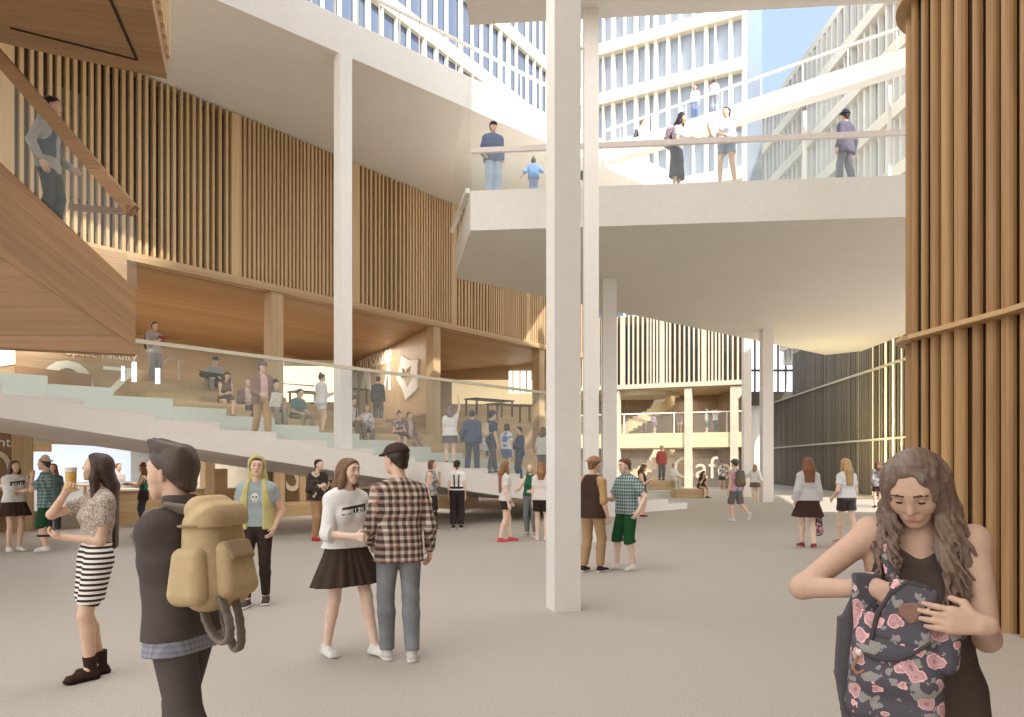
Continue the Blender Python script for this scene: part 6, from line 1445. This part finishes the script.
Person('man in a white cap and green shorts on the cafe gallery', gal(706.5), 60, 1.48, 'm', 'light', 0.026, GG, hair='short', hat=('cap', (232, 230, 224)), top=dict(m=(176, 186, 182), sleeve=0.3), bottom=dict(kind='shorts', m=(70, 104, 88), len=0.6), shoes=SNK)
Person('man in white with both hands at his head on the cafe gallery', gal(715.5), 20, 1.52, 'm', 'tan', 0.026, GG, hair='short', top=dict(m=(232, 228, 220), sleeve=0.4), bottom=dict(kind='pants', m=(74, 62, 54)), shoes=BSH, LH=(.0, .16, .2), RH=(.0, .16, .2), LE=(1, .2, .4), RE=(1, .2, .4))
# ---- on the oak stair at the left ------------------------------------------
q = pt(48, 217, FY + 0.6)
p = Person('man in a denim jacket and dark trousers going down the oak stair', (q.x, q.y, oak_step_z(q.x, q.y)), 104, 1.82, 'm', 'light', 0.0095, 'people on the oak stair', hair='short', hairc=(58, 44, 38), head=(6, 6), top=dict(m=(176, 172, 164), sleeve=1.0, hem=-0.12, fit=0.008, name='grey_hoodie'), layer=dict(m=(84, 94, 108), sleeve=0.0, hem=0.03, open=True, fit=0.01, name='denim_vest'), bottom=dict(kind='pants', m=(52, 46, 46), loose=0.008), shoes=BSH, LH=(.02, .22, -.44), RH=(.06, .0, -.5), LF=(.08, .05, -.0), RF=(.08, -.05, 0.0))
# ================================================================== the two figures nearest the viewer
FLORAL = pattern('floral_canvas', 'floral', (88, 82, 88), (206, 158, 156), 15, (150, 142, 136))
def wavy(s, F):
    r_ = random.Random(4); p, f = s.hp, s.hs
    for i in range(150):
        sg = 1 if i % 2 else -1; a = math.radians(r_.uniform(34, 178)) * sg; back = r_.uniform(0, 1)
        top = p(-0.012 + 0.006 * sg, 0.062 - 0.10 * back, 0.104 - 0.03 * (back - 0.35) ** 2 * 4 + r_.uniform(0, .006)); r0 = 0.092 + r_.uniform(0, 0.008)
        side = p(math.sin(a) * r0, -0.012 + math.cos(a) * r0, 0.02 + r_.uniform(-.02, .02)); low = p(math.sin(a) * r0 * 1.06, -0.02 + math.cos(a) * r0 * 0.9, -0.07)
        mid = (top + side) / 2; mid = s.hc + unit(mid - s.hc) * (0.104 + r_.uniform(0, 0.006)) * f
        L = r_.uniform(0.27, 0.41) * (1.1 if sg > 0 else 0.74); wd = 0.10 + 0.045 * r_.random()
        end = s.neck + s.X * math.sin(a) * wd * (1.25 if sg > 0 else 0.95) * s.f + s.Fw * (0.03 + 0.11 * math.cos(a)) * s.f
        end = V(end[0], end[1], s.hc[2] - L); pts = [top, mid, side, low]; ph = r_.uniform(0, 6.3); n1 = r_.uniform(9, 13); am = r_.uniform(0.006, 0.014)
        for j in range(1, 11):
            t = j / 10; q = low + (end - low) * t
            pts.append(q + s.X * math.sin(t * n1 + ph) * am + s.Fw * math.cos(t * n1 + ph) * am)
        n = len(pts); w0 = r_.uniform(0.007, 0.011)
        for j in range(n - 1): F.seg(pts[j], pts[j + 1], w0 * (1 - 0.55 * j / n), w0 * (1 - 0.55 * (j + 1) / n), 0.004)
W = Person('woman with long wavy brown hair in a dark dress looking into her bag', at_px(921, 2.42), -30, 1.70, 'f', 'tan', 0.0055, 'figures nearest the viewer',
    hair='long', hairc=(142, 116, 98), hairlen=0.30, hairw=1.0, sidelen=0.7, hairfront=0.0, head=(-9, 32), lean=7, shrugL=0.05, shrugR=0.065, gaze=0.9, lid=-0.006, strands=wavy,
    top=dict(m=(86, 70, 62), sleeve=0, hem=0.06, fit=-0.002, scoop=0.10, name='dress_top', neck=0.03), bottom=dict(kind='skirt', m=(80, 66, 58), len=0.85, flare=0.11, rise=0.14, pleat=(9, 0.012)), shoes=BSH,
    RH=(-0.04, 0.225, -0.125), RE=(1.0, 0.10, -0.45), Rcurl=0.35, Rpn=(-0.2, -1, -0.3), Rhd=(-0.9, 0.35, -0.45),
    LH=(0.012, 0.325, -0.16), LE=(0.14, -0.25, -1), Lcurl=0.32, Lpn=(0.15, -1, -0.2), Lhd=(-0.95, 0.2, 0.12))
f = W.f
# the floral rucksack
bc = V(-0.055, -0.30, 1.165); BS = 0.82
e = W.carry('floral_rucksack', 'rose patterned rucksack held open in front by the woman with wavy hair', 'backpack', bc); e.scale = (BS, BS, BS)
DKS = cloth((92, 86, 88)); PIPE = cloth((78, 70, 70))
lo, hi = V(-.32, -.25, -.52), V(.32, .25, .42); gh = 0.006
F = Field(lo, hi, gh); F.seg((-0.01, 0, -0.31), (0.0, 0.0, -0.02), 0.075, 0.062, 0.02, (0.085, 0.075)); F.seg((0, 0, -0.10), (0, -0.03, -0.20), 0.07, 0.07, 0.03, (0.06, 0.07))
F.seg((-0.01, 0.0, 0.02), (-0.01, 0.0, 0.14), 0.035, 0.05, 0.0, (0.06, 0.07), sub=True); F.build('bag_body', FLORAL, e)
F = Field(lo, hi, gh); F.seg((0.015, -0.062, -0.06), (0.060, -0.055, 0.125), 0.014, 0.012, 0.02, (0.075, 0.060), (1, 0, -0.25)); F.build('open_flap', FLORAL, e)
F = Field(lo, hi, gh); F.seg((-0.085, 0.01, -0.04), (-0.10, 0.02, 0.145), 0.014, 0.012, 0.02, (0.05, 0.045), (0.8, 0.6, 0)); F.build('rear_panel', FLORAL, e)
F = Field(lo, hi, gh); F.seg((0.148, 0.0, -0.13), (0.165, 0.0, -0.02), 0.045, 0.035, 0.02, (0.02, 0.02), (0, 1, 0)); F.build('side_pocket', FLORAL, e)
F = Field(lo, hi, gh); pts = [V(-0.095 + 0.02 * i, -0.092 - 0.012 * math.sin(math.pi * i / 10), -0.115 + 0.006 * i - 0.035 * math.sin(math.pi * i / 10)) for i in range(11)]
for a, b in zip(pts[:-1], pts[1:]): F.seg(a, b, 0.007, 0.007, 0.004)
F.build('pocket_piping', PIPE, e)
F = Field(lo, hi, gh); ed = [V(-0.075, -0.072, -0.06), V(-0.055, -0.072, 0.03), V(-0.015, -0.066, 0.10), V(0.035, -0.06, 0.142), V(0.10, -0.058, 0.128), V(0.125, -0.058, 0.08)]
for a, b in zip(ed[:-1], ed[1:]): F.seg(a, b, 0.009, 0.009, 0.004)
F.build('flap_piping', PIPE, e)
F = Field(lo, hi, 0.004); F.seg((0.035, -0.072, 0.045), (0.036, -0.074, 0.045), 0.027, 0.027, 0.0); F.seg((0.055, -0.072, 0.050), (0.056, -0.074, 0.05), 0.026, 0.026, 0.006); F.seg((0.046, -0.072, 0.03), (0.047, -0.074, 0.022), 0.026, 0.02, 0.006); F.cut((0, -0.079, 0), (0, -1, 0)); tagp = F.build('leather_patch', speckled('brown_leather', (140, 104, 88), (128, 94, 80), 30, 0.6), e)
F = Field(lo, hi, 0.004); F.seg((-0.115, -0.085, -0.115), (-0.115, -0.085, -0.1149), 0.013, 0.013, 0.0); F.build('zip_bead', mat('bead', (214, 200, 184), 0.4), e)
F = Field(lo, hi, 0.004); lp = [V(-0.115, -0.085, -0.12), V(-0.135, -0.088, -0.17), V(-0.12, -0.09, -0.19), V(-0.10, -0.09, -0.175)]
for a, b in zip(lp[:-1], lp[1:]): F.seg(a, b, 0.006, 0.006, 0.003)
F.build('zip_pull', mat('leather_pull', (150, 108, 88), 0.6), e)
# straps: one over her right shoulder, one hanging at the left
sR = W.sh['R'] + W.X * 0.045 * f
up1 = [sR - W.Fw * 0.05 + W.up * 0.045, sR + W.up * 0.064 + W.Fw * 0.01, sR + W.Fw * 0.085 + W.X * 0.005 - W.up * 0.02, sR + W.Fw * 0.125 + W.X * 0.025 - W.up * 0.11]
up2 = [up1[-1], sR + W.Fw * 0.15 + W.X * 0.06 - W.up * 0.20, bc + V(0.0, -0.01, 0.10)]
for nm, pts, m in (('floral_strap', up1, FLORAL), ('webbing_strap', up2, DKS)):
    F = Field((np.min(pts, 0) - bc) / BS - 0.07, (np.max(pts, 0) - bc) / BS + 0.07, gh)
    for a, b in zip(pts[:-1], pts[1:]): F.seg((a - bc) / BS, (b - bc) / BS, 0.009, 0.009, 0.006, (0.017, 0.017), W.X - W.up * 0.1)
    F.build(nm, m, e)
pts = [V(-0.13, 0.03, 0.06), V(-0.165, 0.03, -0.02), V(-0.175, 0.02, -0.22), V(-0.15, 0.02, -0.38)]
F = Field(V(-.3, -.15, -.5), V(0, .15, .2), gh)
for a, b in zip(pts[:-1], pts[1:]): F.seg(a, b, 0.009, 0.009, 0.006, (0.026, 0.026), (1, 0.3, 0))
F.build('hanging_strap', DKS, e)

M2 = Person('man with a tall quiff in a dark high-collared jacket walking left', at_px(184, 3.45), -108, 1.69, 'm', 'light', 0.0065, 'figures nearest the viewer',
    hair='quiff', hairc=(98, 80, 70), head=(10, -2), head_scale=1.13, lid=0.003, lean=3,
    top=dict(m=pattern('blue_check', 'check', (128, 128, 140), (158, 154, 160), 40), sleeve=0.3, hem=-0.13, name='shirt', fit=0.012), layer=dict(m=(90, 80, 76), sleeve=0.97, hem=-0.06, fit=0.006, name='jacket', collar=True),
    bottom=dict(kind='pants', m=(92, 82, 78), loose=0.012, fit=0.006), shoes=BSH,
    LH=(-0.09, 0.13, -0.04), LE=(0.22, -0.55, -1), Lcurl=1.2, Lpn=(-0.2, -1, 0), Lhd=(-0.5, 0.3, 0.5), RH=(0.0, 0.12, -0.50), LF=(0.08, -0.30, 0.05), RF=(0.09, 0.16, 0))
# his jacket collar stands up round the neck
F = M2.field(); F.seg(M2.neck - M2.up * 0.05, M2.neck + M2.up * 0.055 - M2.Fw * 0.005, 0.088, 0.074, 0.01, ends=2); F.seg(M2.neck + M2.up * 0.0 + M2.Fw * 0.02, M2.neck + M2.up * 0.12 + M2.Fw * 0.07, 0.06, 0.066, 0.004, sub=True); F.build('collar', cloth((90, 80, 76)), M2.root)
# tan canvas backpack
f = M2.f; bc = M2.P + M2.up * 0.35 * f - M2.Fw * 0.215 * f + M2.X * 0.03
e = M2.carry('canvas_backpack', 'tan canvas backpack on the back of the man with the quiff', 'backpack', bc)
TAN = speckled('tan_canvas', (204, 178, 138), (186, 160, 120), 30, 0.85, 4.0, 0.15); TAN2 = speckled('tan_canvas_dark', (164, 140, 110), (146, 124, 98), 30, 0.85, 4.0, 0.15); STR = cloth((138, 124, 112))
lo, hi = V(-.34, -.34, -.46), V(.34, .34, .4); gh = 0.0075
X, up, Fw = M2.X, M2.up, M2.Fw
F = Field(lo, hi, gh); F.seg(-up * 0.17 - Fw * 0.015, up * 0.10, 0.105, 0.088, 0.03, (0.075, 0.06), X); F.build('bag_body', TAN, e)
F = Field(lo, hi, gh); F.seg(up * 0.13 - Fw * 0.02, up * 0.165 + Fw * 0.01, 0.095, 0.07, 0.02, (0.07, 0.06), X); F.cut(up * 0.095, -up); F.build('top_lid', TAN, e)
F = Field(lo, hi, gh); F.seg(-up * 0.17 - Fw * 0.115, -up * 0.01 - Fw * 0.10, 0.05, 0.042, 0.02, (0.07, 0.06), X); F.build('front_pocket', TAN, e)
F = Field(lo, hi, gh); F.seg(-up * 0.18 + X * 0.17, -up * 0.03 + X * 0.155, 0.055, 0.045, 0.02, (0.04, 0.035), Fw); F.build('side_pocket', TAN, e)
for z0, nm in ((0.10, 'lid_seam'), (-0.005, 'pocket_flap')):
    F = Field(lo, hi, gh)
    if nm == 'lid_seam': F.seg(up * z0, up * (z0 + 0.012), 0.10, 0.10, 0.0, (0.072, 0.072), X, ends=2)
    else: F.seg(up * 0.02 - Fw * 0.125, -up * 0.04 - Fw * 0.155, 0.012, 0.012, 0.0, (0.07, 0.065), X)
    F.build(nm, TAN2, e)
sL = M2.sh['L']
pts = [bc + up * 0.17 + Fw * 0.06 + X * 0.05, sL - X * 0.05 + up * 0.098 - Fw * 0.03, sL - X * 0.05 + up * 0.078 + Fw * 0.06, sL - X * 0.03 + Fw * 0.125 - up * 0.02, sL - X * 0.05 + Fw * 0.06 - up * 0.20, bc - up * 0.14 + X * 0.09 + Fw * 0.06]
F = Field(np.min(pts, 0) - bc - 0.08, np.max(pts, 0) - bc + 0.08, gh)
for a, b in zip(pts[:-1], pts[1:]): F.seg(a - bc, b - bc, 0.010, 0.010, 0.008, (0.022, 0.022), np.cross(b - a, Fw + up * 0.4))
F.build('shoulder_strap', STR, e)
for k, (xo, w_, L_) in enumerate(((0.10, 0.10, 0.20), (-0.02, 0.07, 0.26))):
    pts = [-up * (0.20 + L_ * math.sin(math.pi * q / 12)) - Fw * (0.02 + w_ * (1.4 - 1.6 * q / 12) * (0.6 + math.sin(math.pi * q / 12))) + X * xo for q in range(13)]
    F = Field(np.min(pts, 0) - 0.08, np.max(pts, 0) + 0.08, gh)
    for a, b in zip(pts[:-1], pts[1:]): F.seg(a, b, 0.009, 0.009, 0.01, (0.016, 0.016), X)
    F.build('hanging_strap', STR, e)
